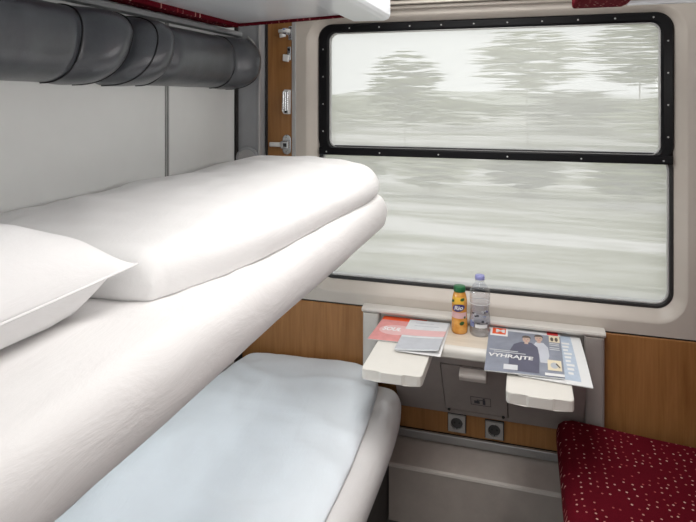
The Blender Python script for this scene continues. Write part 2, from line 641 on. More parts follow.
# door wall behind the camera with its open doorway, and the corridor beyond
bm = bmesh.new()
bm_box(bm, XL - 0.05, -0.52, YB - 0.04, YB, 0, ZC)
bm_box(bm, 0.20, XR + 0.05, YB - 0.04, YB, 0, ZC)
bm_box(bm, -0.52, 0.20, YB - 0.04, YB, 2.05, ZC)
struct(from_bm('wall_back', bm, 'white_laminate'), 'white door wall with an open doorway', 'wall')
bm = bmesh.new()
bm_box(bm, XL - 0.05, XR + 0.05, -1.0, -0.95, 0, 0.75)
bm_box(bm, XL - 0.05, XR + 0.05, -1.0, -0.95, 2.02, 2.3)
bm_box(bm, XL - 0.05, -1.05, -1.0, -0.95, 0.75, 2.02)
bm_box(bm, 0.75, XR + 0.05, -1.0, -0.95, 0.75, 2.02)
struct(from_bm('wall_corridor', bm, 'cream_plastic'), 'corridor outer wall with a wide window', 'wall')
bm = bmesh.new()
bm_box(bm, XL - 0.05, XR + 0.05, -1.0, YB - 0.04, 2.26, 2.31)
struct(from_bm('ceiling_corridor', bm, 'ceiling_white'), 'white corridor ceiling', 'ceiling')
bm = bmesh.new()
bm_box(bm, XL - 0.05, XL - 0.01, -1.0, YB - 0.04, 0, 2.26)
bm_box(bm, XR + 0.01, XR + 0.05, -1.0, YB - 0.04, 0, 2.26)
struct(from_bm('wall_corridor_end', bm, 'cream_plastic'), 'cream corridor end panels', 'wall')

# window wall: carcass behind, cream moulded surround, wood panels, grey pillar
WX0, WX1, WZ0, WZ1 = -0.838, 0.510, 0.840, 1.910         # outer edge of the window frame (y = 2.35)
YF = 2.345
bm = bmesh.new()
bm_box(bm, XL - 0.05, WX0 + 0.01, YF + 0.03, YF + 0.07, 0, ZC)
bm_box(bm, WX1 - 0.01, XR + 0.05, YF + 0.03, YF + 0.07, 0, ZC)
bm_box(bm, WX0 + 0.01, WX1 - 0.01, YF + 0.03, YF + 0.07, 0, WZ0 + 0.01)
bm_box(bm, WX0 + 0.01, WX1 - 0.01, YF + 0.03, YF + 0.07, WZ1 - 0.01, ZC)
ww = struct(from_bm('wall_window', bm, 'dark_panel'), 'window wall with cream surround and beech panels', 'wall')

# cream surround: flat face with a rounded recess leading back to the window frame
NC = 10
c_out = rrect(-0.886, 0.549, 0.795, 1.935, 0.105, NC)
c_in = rrect(WX0 + 0.002, WX1 - 0.002, WZ0 + 0.002, WZ1 - 0.002, 0.062, NC)
rx0, rx1, rz0, rz1 = -0.93, XR, 0.752, 1.955
ccx, ccz = -0.17, 1.37
proj = []
for x, z in c_out:
    dx, dz = x - ccx, z - ccz
    t = min(((rx1 if dx > 0 else rx0) - ccx) / dx if abs(dx) > 1e-6 else 9e9, ((rz1 if dz > 0 else rz0) - ccz) / dz if abs(dz) > 1e-6 else 9e9)
    proj.append([ccx + dx * t, ccz + dz * t])
for X in (rx0, rx1):
    for Z in (rz0, rz1):
        k = min(range(len(proj)), key=lambda q: (proj[q][0] - X) ** 2 + (proj[q][1] - Z) ** 2)
        proj[k] = [X, Z]
def lerp_ring(A, B, t):
    return [(a[0] + (b_[0] - a[0]) * t, a[1] + (b_[1] - a[1]) * t) for a, b_ in zip(A, B)]
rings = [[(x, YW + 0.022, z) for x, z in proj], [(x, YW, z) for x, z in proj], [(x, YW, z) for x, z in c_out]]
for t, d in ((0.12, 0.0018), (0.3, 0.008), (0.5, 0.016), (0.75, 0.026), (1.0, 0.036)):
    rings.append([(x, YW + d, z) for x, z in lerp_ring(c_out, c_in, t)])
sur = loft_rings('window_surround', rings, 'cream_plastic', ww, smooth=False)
for pgn in sur.data.polygons:
    pgn.use_smooth = pgn.index >= 2 * len(proj)
box('shadow_gap', XL, XR, YW + 0.006, YW + 0.03, 0.744, 0.7525, 'dark_gap', ww)
box('wood_panel', XL, XR, YW - 0.002, YW + 0.02, 0.285, 0.745, 'beech_veneer', ww, bev=0.002, seg=1)
box('wood_panel', -1.062, -0.946, YW, YW + 0.02, 0.752, 1.955, 'beech_veneer', ww)
box('edge_trim', -0.947, -0.929, YW - 0.006, YW + 0.02, 0.752, 1.955, 'trim_grey', ww, bev=0.003)
box('edge_trim', -1.066, -1.0585, YW - 0.006, YW + 0.02, 0.752, 1.955, 'dark_gap', ww)
# grey corner pillar with a light corner bead
bm = bmesh.new()
bm_box(bm, XL, -1.072, 2.250, YW + 0.03, 0.745, ZC, 0.003)
pil = from_bm('corner_pillar', bm, 'pillar_grey', ww)
box('corner_bead', -1.077, -1.0675, 2.246, 2.256, 0.745, ZC, 'trim_grey', pil, bev=0.002)
box('edge_bead', XL + 0.001, XL + 0.012, 2.240, 2.251, 0.745, ZC, 'dark_gap', pil)
box('upper_panel', XL, XR, YW - 0.01, YW + 0.03, 2.06, ZC, 'white_laminate', ww)

# cream roller-blind housing above the window, ridged profile
bh = tag(root('blind_housing', 'beige ridged roller blind housing above the window', 'blind housing', (-0.16, YW, 1.955)), None)
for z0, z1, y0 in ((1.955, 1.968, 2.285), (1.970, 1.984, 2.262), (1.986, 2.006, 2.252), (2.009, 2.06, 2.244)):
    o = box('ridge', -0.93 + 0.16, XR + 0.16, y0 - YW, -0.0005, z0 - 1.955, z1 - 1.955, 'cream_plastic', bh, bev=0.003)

# window
win = root('window_1', 'large train window with black upper frame and rounded corners', 'window', (0, 0, 0), kind='structure')
ZM0, ZM1 = 1.361, 1.392                                    # the rail between the panes
oU = rrect(WX0, WX1, ZM1 - 0.022, WZ1, 0.06, NC)
iU = rrect(WX0 + 0.047, WX1 - 0.042, ZM1, WZ1 - 0.036, 0.036, NC)
def square_bottom(ring, z):       # the upper frame has square lower corners
    return ring
uf = frame('upper_frame', oU, iU, YF - 0.012, YF + 0.03, 'black_frame', win)
iU2 = rrect(WX0 + 0.051, WX1 - 0.046, ZM1 + 0.004, WZ1 - 0.040, 0.033, NC)
frame('inner_lip', iU, iU2, YF - 0.004, YF + 0.02, 'trim_grey', win, chamfer=0.002)
mr = box('middle_rail', WX0 + 0.004, WX1 - 0.004, YF - 0.016, YF + 0.03, ZM0, ZM1 + 0.002, 'black_frame', win, bev=0.005)
oL = rrect(WX0, WX1, WZ0, ZM0 + 0.04, 0.060, NC)
iL = rrect(WX0 + 0.013, WX1 - 0.013, WZ0 + 0.013, ZM0 + 0.027, 0.050, NC)
frame('lower_gasket', oL, iL, YF - 0.003, YF + 0.03, 'rubber', win, chamfer=0.003)
iL2 = rrect(WX0 + 0.018, WX1 - 0.018, WZ0 + 0.018, ZM0 + 0.022, 0.046, NC)
frame('lower_lip', iL, iL2, YF + 0.004, YF + 0.03, 'trim_grey', win, chamfer=0.002)
box('pane', WX0 + 0.04, WX1 - 0.035, YF + 0.010, YF + 0.012, ZM1 - 0.01, WZ1 - 0.03, 'window_glass', win)
box('pane', WX0 + 0.008, WX1 - 0.008, YF + 0.018, YF + 0.020, WZ0 + 0.008, ZM0 + 0.01, 'window_glass', win)
bm = bmesh.new()
bm_lathe(bm, [(0.0034, 0), (0.003, 0.0012), (0.0016, 0.002)], 10)
bmesh.ops.transform(bm, matrix=Matrix.Rotation(math.pi / 2, 4, 'X'), verts=bm.verts)
rivet_me = bpy.data.meshes.new('rivet')
bm.to_mesh(rivet_me)
bm.free()
rivet_me.materials.append(MATS['trim_grey'])
spots = [(-0.70 + 0.127 * k, YF - 0.0118, WZ1 - 0.019) for k in range(10)]
spots += [(WX0 + 0.022, YF - 0.0118, 1.46 + 0.115 * k) for k in range(4)] + [(WX1 - 0.02, YF - 0.0118, 1.46 + 0.115 * k) for k in range(4)]
spots += [(x, YF - 0.0158, (ZM0 + ZM1) / 2 - 0.002) for x in (-0.80, -0.57, -0.33, -0.065, 0.20, 0.475)]
for s_ in spots:
    link('rivet', rivet_me, None, mr if s_[1] < YF - 0.013 else uf).location = s_

# ------------------------------------------------------------------ outside the train
GZ = -2.0
def ground_z(x, y):
    t = min(1, max(0, (y - 7) / 60))
    return GZ + 1.6 * t * t + 0.25 * fbm((x * 0.2, y * 0.5, 3.0), 0.25) * min(1, y / 15)
bm = bmesh.new()
xs = [-110 + 220 * i / 60 for i in range(61)]
ys = [2.9 + 95 * (j / 50) ** 1.7 for j in range(51)]
G = [[bm.verts.new((x, y, ground_z(x, y))) for x in xs] for y in ys]
for j in range(50):
    for i in range(60):
        bm.faces.new((G[j][i], G[j][i + 1], G[j + 1][i + 1], G[j + 1][i]))
struct(from_bm('trackside_ground', bm, 'trackside_ground', smooth=True), 'pale streaked meadow and gravel beside the track', 'ground')
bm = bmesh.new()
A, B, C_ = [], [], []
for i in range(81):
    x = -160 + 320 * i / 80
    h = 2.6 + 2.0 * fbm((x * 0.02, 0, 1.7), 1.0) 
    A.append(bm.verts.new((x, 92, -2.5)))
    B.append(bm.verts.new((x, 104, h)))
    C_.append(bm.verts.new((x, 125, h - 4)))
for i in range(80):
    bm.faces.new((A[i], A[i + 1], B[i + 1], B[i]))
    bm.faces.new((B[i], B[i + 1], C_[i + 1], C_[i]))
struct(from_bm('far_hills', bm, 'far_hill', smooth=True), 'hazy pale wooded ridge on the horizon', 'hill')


def spray_crown(name, cx, cy, cz, rx, ry, rz, n, mat, parent, seed, lmin, lmax):
    """foliage as many long thin horizontal sprays (solid double-pyramids)"""
    rnd = random.Random(seed)
    V, Fs = [], []
    for _ in range(n):
        while True:
            a, b_, c = rnd.uniform(-1, 1), rnd.uniform(-1, 1), rnd.uniform(-1, 1)
            if a * a + b_ * b_ + c * c <= 1:
                break
        x, y, z = cx + a * rx, cy + b_ * ry, cz + c * rz
        L = rnd.uniform(lmin, lmax) * (1 - 0.4 * abs(c))
        t = rnd.uniform(0.03, 0.075) * L ** 0.5
        i = len(V)
        tilt = rnd.uniform(-0.06, 0.06) * L
        V += [(x - L, y, z - tilt), (x + L, y + rnd.uniform(-.1, .1), z + tilt), (x - L * .3, y - t, z), (x + L * .3, y + t, z), (x - L * .2, y, z - t), (x + L * .2, y, z + t)]
        for p, q in ((2, 4), (4, 3), (3, 5), (5, 2)):
            Fs.append((i, i + p, i + q))
            Fs.append((i + 1, i + q, i + p))
    me = bpy.data.meshes.new(name)
    me.from_pydata(V, [], Fs)
    return link(name, me, mat, parent)


def tree(name, label, x, y, h, w, mat, seed, group, n=420, cfrac=0.62, cat='tree'):
    zb = ground_z(x, y)
    r = root(name, label, cat, (x, y, zb), group)
    rnd = random.Random(seed)
    pts = [(0, 0, -0.1), (rnd.uniform(-.1, .1), 0, h * 0.35), (rnd.uniform(-.2, .2), 0, h * 0.8)]
    tube('trunk', pts, 0.010 * h ** 0.7, 'bark', r, 7)
    spray_crown('crown', 0, 0, h * (1 - cfrac / 2), w / 2, w / 2 * 0.8, h * cfrac / 2, n, mat, r, seed, w * 0.10, w * 0.34)
    return r


# ray through a picture column, used to set the trees out across the meadow
CT, ST = math.cos(YAW), math.sin(YAW)
def x_at(u, y):
    r = (u - 348) / F_PX
    return (r * CT - ST) / (r * ST + CT) * y

trees = [
    (405, 30, 5.9, 3.6, 'foliage_olive', 300, 0.74, 'leafy olive tree standing alone on the meadow'),
    (335, 31, 3.4, 4.0, 'foliage_pale', 90, 0.6, 'pale low tree at the edge of the meadow by the lone olive tree'),
    (690, 30, 4.2, 6.0, 'foliage_pale', 170, 0.8, 'pale rounded tree at the end of the nearest row'),
    (528, 39, 7.9, 6.0, 'foliage_pale', 230, 0.60, 'tall pale broad tree with a high crown across the meadow'),
    (640, 45, 9.0, 6.4, 'foliage_olive', 240, 0.60, 'tall olive tree with a high crown across the meadow'),
    (352, 51, 3.2, 8.5, 'foliage_pale', 120, 0.92, 'wide low pale tree far across the meadow behind the lone olive tree'),
    (462, 51, 2.9, 8.0, 'foliage_olive', 110, 0.92, 'wide low olive tree far across the meadow'),
    (577, 51, 3.4, 9.5, 'foliage_grey', 150, 0.92, 'wide low grey green tree far behind the tall ones'),
]
for k, (u, y, h, w, mt, n, cf, lb) in enumerate(trees):
    tree('meadow_tree', lb, x_at(u, y), y, h, w, mt, 40 + k, 'trees across the meadow', n, cf)
rnd = random.Random(5)
for k in range(6):
    y = 21.0 + (0.6 if k % 2 else -0.5)
    x = -9.6 + 3.2 * k
    h = rnd.uniform(1.5, 2.0)
    r = root('hedge_shrub', 'low grey green shrub in the hedge along the near meadow', 'shrub', (x, y, ground_z(x, y)), 'shrubs in the hedge along the meadow')
    spray_crown('foliage', 0, 0, h * 0.58, 1.1, 0.6, h * 0.42, 190, ['foliage_grey', 'foliage_olive', 'foliage_pale'][k % 3], r, 100 + k, 0.3, 1.1)
    bm = bmesh.new()
    for q in range(4):
        bm_tube(bm, [(rnd.uniform(-.1, .1), rnd.uniform(-.1, .1), -0.05), (rnd.uniform(-.5, .5), rnd.uniform(-.2, .2), h * 0.5)], 0.02, 5)
    from_bm('stems', bm, 'bark', r)

# ------------------------------------------------------------------ fixtures of the added fill lamps, all out of view
lamp = root('added_ceiling_lamp', 'long white ceiling lamp added as fill between the top berths', 'lamp', (-0.163, 1.40, ZC))
box('lamp_body', -0.29, 0.29, -0.80, 0.80, -0.022, 0.0, 'white_metal', lamp, bev=0.004)
box('diffuser', -0.27, 0.27, -0.78, 0.78, -0.030, -0.022, 'added_lamp_glow', lamp)
lamp = root('added_corridor_lamp', 'white ceiling lamp added as fill in the unseen corridor', 'lamp', (-0.10, -0.62, 2.26))
box('lamp_body', -0.58, 0.58, -0.18, 0.18, -0.022, 0.0, 'white_metal', lamp, bev=0.004)
box('diffuser', -0.56, 0.56, -0.16, 0.16, -0.030, -0.022, 'added_lamp_glow', lamp)

lamp = root('added_strip_lamp', 'slim white lamp strip added as fill on the wall above the red seat', 'lamp', (XR, 1.15, 1.70))
box('lamp_body', -0.040, -0.0005, -0.70, 0.70, -0.065, 0.065, 'white_metal', lamp, bev=0.006)
box('diffuser', -0.046, -0.040, -0.67, 0.67, -0.052, 0.052, 'added_lamp_glow', lamp)

lamp = root('added_strip_lamp', 'slim lamp strip added as fill above the lower bed, under the middle berth', 'lamp', (XL, 1.45, 1.00))
prism('lamp_body', [(0.0005, -0.05), (0.030, -0.045), (0.062, -0.010), (0.062, 0.045), (0.0005, 0.05)], 'y', -0.60, 0.60, 'white_metal', lamp, bev=0.003)
prism('diffuser', [(0.0305, -0.048), (0.034, -0.051), (0.066, -0.014), (0.0625, -0.011)], 'y', -0.57, 0.57, 'added_lamp_glow', lamp)

# ------------------------------------------------------------------ middle berth (left): board, mattress, duvet, pillow
Y_END = 2.128
mb = root('middle_berth', 'fold-down middle berth board under the white mattress', 'berth', (XL, 0.12, 1.085))
def rel(o, r):
    o.data.transform(Matrix.Translation(-Vector(r.location)))
    return o
rel(box('berth_board', XL + 0.004, -0.545, 0.12, 2.09, 1.085, 1.118, 'white_gloss', mb, bev=0.008), mb)
rel(box('pivot_arm', XL + 0.004, -1.10, 2.085, 2.249, 1.090, 1.115, 'aluminium', mb, bev=0.004), mb)

def mat_bottom(x, y):
    return 1.1225 + 0.004 * fbm((y * 2, x, 4.0), 1.2)
def mat_top(x, y):
    return 1.257 - 0.012 * ((x + 0.84) / 0.34) ** 2
mt = soft_slab('berth_mattress', lambda y: XL + 0.006, lambda y: -0.482 - 0.010 * math.sin(y * 1.4 + 0.3) * 0.6,
               0.13, Y_END, mat_bottom, mat_top, 'sheet', nx=60, ny=100, rx=0.045, ry=0.03, corner=0.008, wr=0.0035, wscale=7, bottom=0.5, seed=2.0, fold=folds(14, 20, -0.7, -0.48, 0.3, 1.3, 0.004, 0.02))
tag(mt, 'white sheeted mattress on the middle berth beside the window', 'mattress')

def dv_front(y):
    t = (y - 0.84) / (2.10 - 0.84)
    t = max(0, min(1, t))
    return -0.585 + 0.085 * (1 - (1 - t) ** 2.2) + 0.006 * math.sin(y * 7)
def dv_top(x, y):
    t = (x - XL) / 0.68
    return 1.334 + 0.050 * math.sin(math.pi * min(1, max(0, t * 0.95))) * (0.55 + 0.45 * min(1, (y - 0.8) / 1.2)) + 0.006 * fbm((x, y, 9.0), 4) - 0.034 * max(0, 1 - (y - 0.8) / 0.40) ** 2
du = soft_slab('duvet', lambda y: XL + 0.008, dv_front, 0.80, 2.115, lambda x, y: mat_top(x, y) - 0.004, dv_top, 'duvet_cotton',
               nx=56, ny=90, rx=0.085, ry=0.06, corner=0.02, wr=0.006, wscale=5.5, bottom=0.42, seed=7.0, fold=folds(4, 26, -1.15, -0.52, 0.8, 2.1, 0.0065, 0.028),
               yskew=lambda x, y: 0.05 * max(0, 1 - (y - 0.8) / 0.25) * ((x + 0.86) / 0.3))
tag(du, 'thick folded white duvet on the middle berth', 'duvet')


def pillow(name, cx, cy, z0, hx, hy, th, rz, mat):
    bm = bmesh.new()
    n = 44
    top, bot = [], []
    for j in range(n + 1):
        rt, rb = [], []
        for i in range(n + 1):
            a = -math.cos(math.pi * i / n)
            b_ = -math.cos(math.pi * j / n)
            # concave sides between pulled-out corners
            x = hx * a * (1 - 0.055 * (1 - b_ * b_))
            y = hy * b_ * (1 - 0.055 * (1 - a * a))
            prof = max(0, (1 - a ** 4) * (1 - b_ ** 4)) ** 0.62
            e = 1 - prof
            wr = 0.006 * fbm((x, y, 1.3), 9) * prof + 0.006 * math.sin(a * 14 + b_ * 5) * max(0, e - 0.35) * (abs(a * b_))
            zs = 0.052 + 0.010 * (a * a * b_ * b_)
            edge = i in (0, n) or j in (0, n)
            zt = zs + (th - 0.052) * prof + (0 if edge else wr)
            vt = bm.verts.new((x, y, zt))
            rt.append(vt)
            rb.append(vt if edge else bm.verts.new((x * (1 - 0.10 * (abs(a) ** 3) * (1 - 0.3 * abs(b_))), y * (1 - 0.06 * abs(b_) ** 3), max(0.002, zs - 0.054 * min(1, prof * 2.2)))))
        top.append(rt)
        bot.append(rb)
    for j in range(n):
        for i in range(n):
            bm.faces.new((top[j][i], top[j][i + 1], top[j + 1][i + 1], top[j + 1][i]))
            q = (bot[j][i], bot[j + 1][i], bot[j + 1][i + 1], bot[j][i + 1])
            try:
                bm.faces.new(q)
            except ValueError:
                pass
    loop = [top[0][i].co.copy() for i in range(n)] + [top[j][n].co.copy() for j in range(n)] + [top[n][n - i].co.copy() for i in range(n)] + [top[n - j][0].co.copy() for j in range(n)]
    o = from_bm(name, bm, mat, None, smooth=True)
    tube('piping', loop[::2] + [loop[0]], 0.0022, mat, o, 6)
    o.location = (cx, cy, z0)
    o.rotation_euler = (0, 0, rz)
    return o


pw = pillow('pillow', -0.89, 0.50, 1.262, 0.272, 0.330, 0.158, math.radians(0), 'pillow_cotton')
tag(pw, 'plump white pillow at the head of the middle berth', 'pillow')

# ------------------------------------------------------------------ lower bed (left)
lb = root('lower_bench', 'dark bench base under the lower bed', 'bench', (XL, 0.1, 0))
rel(box('bench_base', XL + 0.004, -0.50, 0.10, 2.30, 0.0, 0.33, 'dark_panel', lb, bev=0.006), lb)
rel(box('bench_rail', XL + 0.004, -0.475, 0.10, 2.30, 0.331, 0.352, 'dark_gap', lb, bev=0.004), lb)
lm = soft_slab('bench_mattress', lambda y: XL + 0.006, lambda y: -0.430 - 0.010 * math.sin(y * 1.7),
               0.12, 2.235, lambda x, y: 0.353, lambda x, y: 0.492 - 0.02 * max(0, (x + 0.6) / 0.2) ** 2, 'sheet', nx=56, ny=90, rx=0.07, ry=0.05, corner=0.03, wr=0.004, wscale=6, bottom=0.5, seed=11.0, fold=folds(17, 14, -0.55, -0.43, 1.3, 2.2, 0.006, 0.025))
tag(lm, 'white sheeted mattress of the lower bed above the floor', 'mattress')
def ld_top(x, y):
    return 0.512 + 0.012 * math.sin((x + 1.2) * 4) + 0.014 * fbm((x, y * 0.6, 5.0), 3.5)
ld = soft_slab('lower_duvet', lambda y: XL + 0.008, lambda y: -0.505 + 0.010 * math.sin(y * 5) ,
               0.75, 2.292, lambda x, y: 0.489, ld_top, 'duvet_daylight_tint', nx=56, ny=90, rx=0.05, ry=0.04, corner=0.05, wr=0.006, wscale=5, bottom=0.45, seed=21.0, fold=folds(9, 30, -1.15, -0.5, 1.2, 2.28, 0.009, 0.03))
tag(ld, 'white duvet spread on the lower bed, daylight tint in its colour', 'duvet')

# ------------------------------------------------------------------ black leather headrests over the middle berth
def headrest(y0, y1, seed, lean0=0.045, lean1=0.045):
    """padded headrest with two raised side wings; long axis along y, back to the wall"""
    r = root('headrest', '', 'headrest', (XL, y0, 1.742))
    L = y1 - y0
    wing = 0.17
    def depth(s):               # s along the length
        e = min(s, L - s)
        base = 0.128
        w = math.exp(-((e - 0.10) / 0.060) ** 2)
        crease = math.exp(-((e - 0.19) / 0.022) ** 2)
        return base + 0.044 * w - 0.026 * crease
    def half(s):
        e = min(s, L - s)
        return 0.101 + 0.006 * math.exp(-((e - 0.10) / 0.07) ** 2)
    def ring(s, infl=0.0, lean=0.0):
        e = min(s, L - s)
        cap = 1 - max(0, (0.055 - e) / 0.055)
        k = max(0.0, 1 - (1 - cap) ** 2.4) ** (1 / 2.4) if e < 0.055 else 1.0
        d, hh = depth(s) * (0.35 + 0.65 * k) + infl, half(s) * (0.55 + 0.45 * k) + infl
        pts = []
        for q in range(29):
            a = -math.pi / 2 + math.pi * q / 28
            ca, sa = math.cos(a), math.sin(a)
            x = d * abs(ca) ** 0.78
            z = hh * math.copysign(abs(sa) ** 0.85, sa)
            yl = s + lean * (z / hh) * 0.055 + 0.0
            pts.append((x, yl, z))
        return pts
    bm = bmesh.new()
    NS = 72
    R = []
    for j in range(NS + 1):
        s = L * (0.5 - 0.5 * math.cos(math.pi * j / NS))
        pr = []
        for x, y, z in ring(s):
            n_ = 0.0025 * fbm((x + seed, y, z), 12)
            e = min(s, L - s)
            # the wings lean: their ends sweep forward at the top
            y2 = y + (lean0 if s < L / 2 else lean1) * (z / 0.1) * math.exp(-(e / 0.22) ** 2)
            pr.append(bm.verts.new((x + n_, y2, z)))
        R.append(pr)
    for A, B in zip(R, R[1:]):
        for q in range(28):
            bm.faces.new((A[q], A[q + 1], B[q + 1], B[q]))
        bm.faces.new((A[28], A[0], B[0], B[28]))
    bm.faces.new(R[0])
    bm.faces.new(R[-1][::-1])
    cu_ = from_bm('cushion', bm, 'leather', r, smooth=True)
    for s in (0.188, 0.055, L - 0.188, L - 0.055):
        e = min(s, L - s)
        pts = [(x, y + (lean0 if s < L / 2 else lean1) * (z / 0.1) * math.exp(-(e / 0.22) ** 2), z) for x, y, z in ring(s, 0.0008)]
        tube('seam', pts, 0.0026, 'seam_thread', cu_, 6)
    return r


heads = [(-0.02, 0.695, 'black leather padded headrest over the pillow'),
         (0.700, 1.407, 'black leather padded headrest, middle one of the row of three'),
         (1.412, 2.222, 'black leather padded headrest next to the grey corner pillar')]
for i, (a, b_, lbl) in enumerate(heads):
    h = headrest(a, b_, 3.1 * i, 0.045 if i else 0.0, 0.045 if i < 2 else 0.008)
    tag(h, lbl, 'headrest', 'headrests along the left wall')
rl = tag(box('headrest_rail', XL + 0.001, XL + 0.040, -0.02, 2.235, 1.858, 1.878, 'pillar_grey', None, bev=0.005), 'grey metal rail above the black headrests', 'rail')
# grey end bow of the headrest
tag(tube('rail_bow', [(XL + 0.06, 2.237, 1.856), (XL + 0.085, 2.237, 1.835), (XL + 0.105, 2.237, 1.79), (XL + 0.11, 2.237, 1.75), (XL + 0.104, 2.237, 1.72), (XL + 0.08, 2.237, 1.69), (XL + 0.03, 2.237, 1.68), (XL + 0.002, 2.237, 1.68)], 0.006, 'trim_grey'), 'thin grey bent bow beside the end of the last headrest', 'bracket')

# ------------------------------------------------------------------ top berths
tb = root('top_berth', 'white top berth over the headrests, edged in red fabric', 'berth', (XL, 0.1, 1.885), 'top berths')
prism('underside', [(XL + 0.09, 1.897), (-0.655, 1.914), (-0.655, 1.935), (XL + 0.09, 1.92)], 'y', 0.10, 2.104, 'white_gloss', None)
us = bpy.data.objects['underside']
us.parent = tb
rel(us, tb)
fr_prof = [(-0.652, 1.925), (-0.628, 1.894), (-0.618, 1.889), (-0.500, 1.887), (-0.484, 1.893), (-0.477, 1.905), (-0.477, 2.005), (-0.485, 2.012), (-0.64, 2.012), (-0.652, 2.0)]
rel(prism('front_rail', fr_prof, 'y', 0.10, 2.118, 'white_gloss', tb, bev=0.002, seg=1), tb)
rel(prism('end_trim', [(XL + 0.085, 1.886), (-0.655, 1.9045), (-0.655, 1.931), (XL + 0.085, 1.915)], 'y', 2.1045, 2.122, 'moquette', tb, bev=0.002, seg=1), tb)
rel(box('back_trim', XL + 0.030, XL + 0.0895, 0.10, 2.104, 1.881, 1.916, 'moquette', tb, bev=0.003), tb)
rel(box('deck', XL + 0.004, -0.656, 0.10, 2.10, 1.936, 1.99, 'dark_panel', tb), tb)
tm = soft_slab('top_mattress', lambda y: XL + 0.01, lambda y: -0.66, 0.13, 2.09, lambda x, y: 1.991, lambda x, y: 2.09, 'sheet', nx=14, ny=20)
tag(tm, 'thin white mattress on the top berth above the headrests', 'mattress')

rb = root('top_berth', 'top berth above the red seat, with bright red fabric end', 'berth', (XR, 0.1, 1.895), 'top berths')
rel(prism('front_rail', [(0.150, 1.905), (0.156, 1.898), (0.300, 1.898), (0.318, 1.906), (0.318, 2.012), (0.158, 2.012), (0.150, 2.0)], 'y', 0.10, 2.09, 'moquette', rb, bev=0.002, seg=1), rb)
rel(box('end_trim', 0.3185, XR - 0.004, 2.072, 2.10, 1.902, 1.915, 'white_gloss', rb, bev=0.003), rb)
rel(box('underside', 0.3185, XR - 0.004, 0.10, 2.071, 1.918, 1.94, 'moquette', rb), rb)
rel(box('deck', 0.3185, XR - 0.004, 0.10, 2.07, 1.941, 1.99, 'dark_panel', rb), rb)

# ------------------------------------------------------------------ latches, hook and grip on the wooden strip
def oval_plate(name, x, z, hw, hh, d, mat, parent, y=YW):
    pts = rrect(x - hw, x + hw, z - hh, z + hh, hw * 0.98, 6)
    return loft_rings(name, [[(px, y, pz) for px, pz in pts], [(px, y - d * 0.7, pz) for px, pz in pts], [(x + (px - x) * 0.82, y - d, z + (pz - z) * 0.9) for px, pz in pts], [(x + (px - x) * 0.02, y - d, z + (pz - z) * 0.02) for px, pz in pts]], mat, parent)


def relz(r):
    for ch in r.children:
        ch.data.transform(Matrix.Translation(-Vector(r.location)))


la = root('berth_latch', 'chrome latch with a lever to the side on the wooden strip', 'latch', (-0.985, YW, 1.36))
oval_plate('plate', -0.970, 1.402, 0.019, 0.042, 0.006, 'chrome', la)
box('housing', -0.991, -0.955, YW - 0.026, YW - 0.006, 1.385, 1.419, 'chrome', la, bev=0.005)
box('keyhole', -0.977, -0.962, YW - 0.0275, YW - 0.0255, 1.394, 1.409, 'rubber', la)
box('lever', -1.045, -0.989, YW - 0.022, YW - 0.010, 1.392, 1.412, 'white_metal', la, bev=0.005)
for zz in (1.372, 1.433):
    disc_on_wall('screw', -0.970, YW - 0.006, zz, 0.005, 0.003, 'trim_grey', la, 10)
relz(la)

gr = root('hand_grip', 'ribbed white plastic grip on the wooden strip', 'grip', (-0.975, YW, 1.53))
prism('body', [(-0.985, 1.545), (-0.977, 1.533), (-0.952, 1.531), (-0.951, 1.635), (-0.974, 1.636), (-0.982, 1.624)], 'y', YW - 0.024, YW, 'white_metal', gr, bev=0.003)
for k in range(3):
    box('rib', -0.979 + 0.010 * k, -0.975 + 0.010 * k, YW - 0.029, YW - 0.0235, 1.545, 1.627, 'chrome', gr, bev=0.0015, seg=1)
box('thumb_piece', -0.969, -0.959, YW - 0.031, YW - 0.024, 1.537, 1.546, 'rubber', gr)
relz(gr)

hk = root('clip_hook', 'small metal clip hook with a round hole on the wooden strip', 'hook', (-0.97, YW, 1.75))
box('plate', -0.967, -0.951, YW - 0.005, YW, 1.760, 1.818, 'chrome', hk, bev=0.002)
disc_on_wall('eyelet', -0.959, YW - 0.005, 1.806, 0.0055, 0.003, 'rubber', hk, 12)
disc_on_wall('screw', -0.959, YW - 0.005, 1.786, 0.004, 0.003, 'trim_grey', hk, 10)
prism('tab', [(-0.983, 1.757), (-0.958, 1.752), (-0.956, 1.782), (-0.982, 1.786)], 'y', YW - 0.020, YW - 0.005, 'white_metal', hk, bev=0.003)
relz(hk)

tl_ = root('strut_bracket', 'chrome strut bracket under the top berth on the wooden strip', 'bracket', (-0.985, YW, 1.85))
box('plate', -0.962, -0.946, YW - 0.006, YW, 1.846, 1.905, 'chrome', tl_, bev=0.002)
box('yoke', -0.985, -0.962, YW - 0.022, YW, 1.867, 1.897, 'chrome', tl_, bev=0.004)
tube('pin', [(-1.000, YW - 0.018, 1.884), (-0.950, YW - 0.018, 1.884)], 0.008, 'white_metal', tl_, 10)
tube('stub', [(-0.996, YW - 0.020, 1.864), (-0.972, YW - 0.012, 1.868)], 0.009, 'white_metal', tl_, 10)
disc_on_wall('bolt', -0.974, YW - 0.022, 1.890, 0.005, 0.003, 'print_blue', tl_, 10)
relz(tl_)

hd = root('hinge_cover', 'round grey berth hinge cover on the corner pillar', 'hinge', (-1.122, 2.25, 1.343))
disc_on_wall('cover', 0, 0, 0, 0.052, 0.014, 'pillar_grey', hd, 32)
disc_on_wall('ring', 0, -0.014, 0, 0.040, 0.003, 'trim_grey', hd, 28)
disc_on_wall('screw', -0.03, -0.017, 0.024, 0.004, 0.002, 'chrome', hd, 10)

for zz in (1.83, 1.69):
    pass

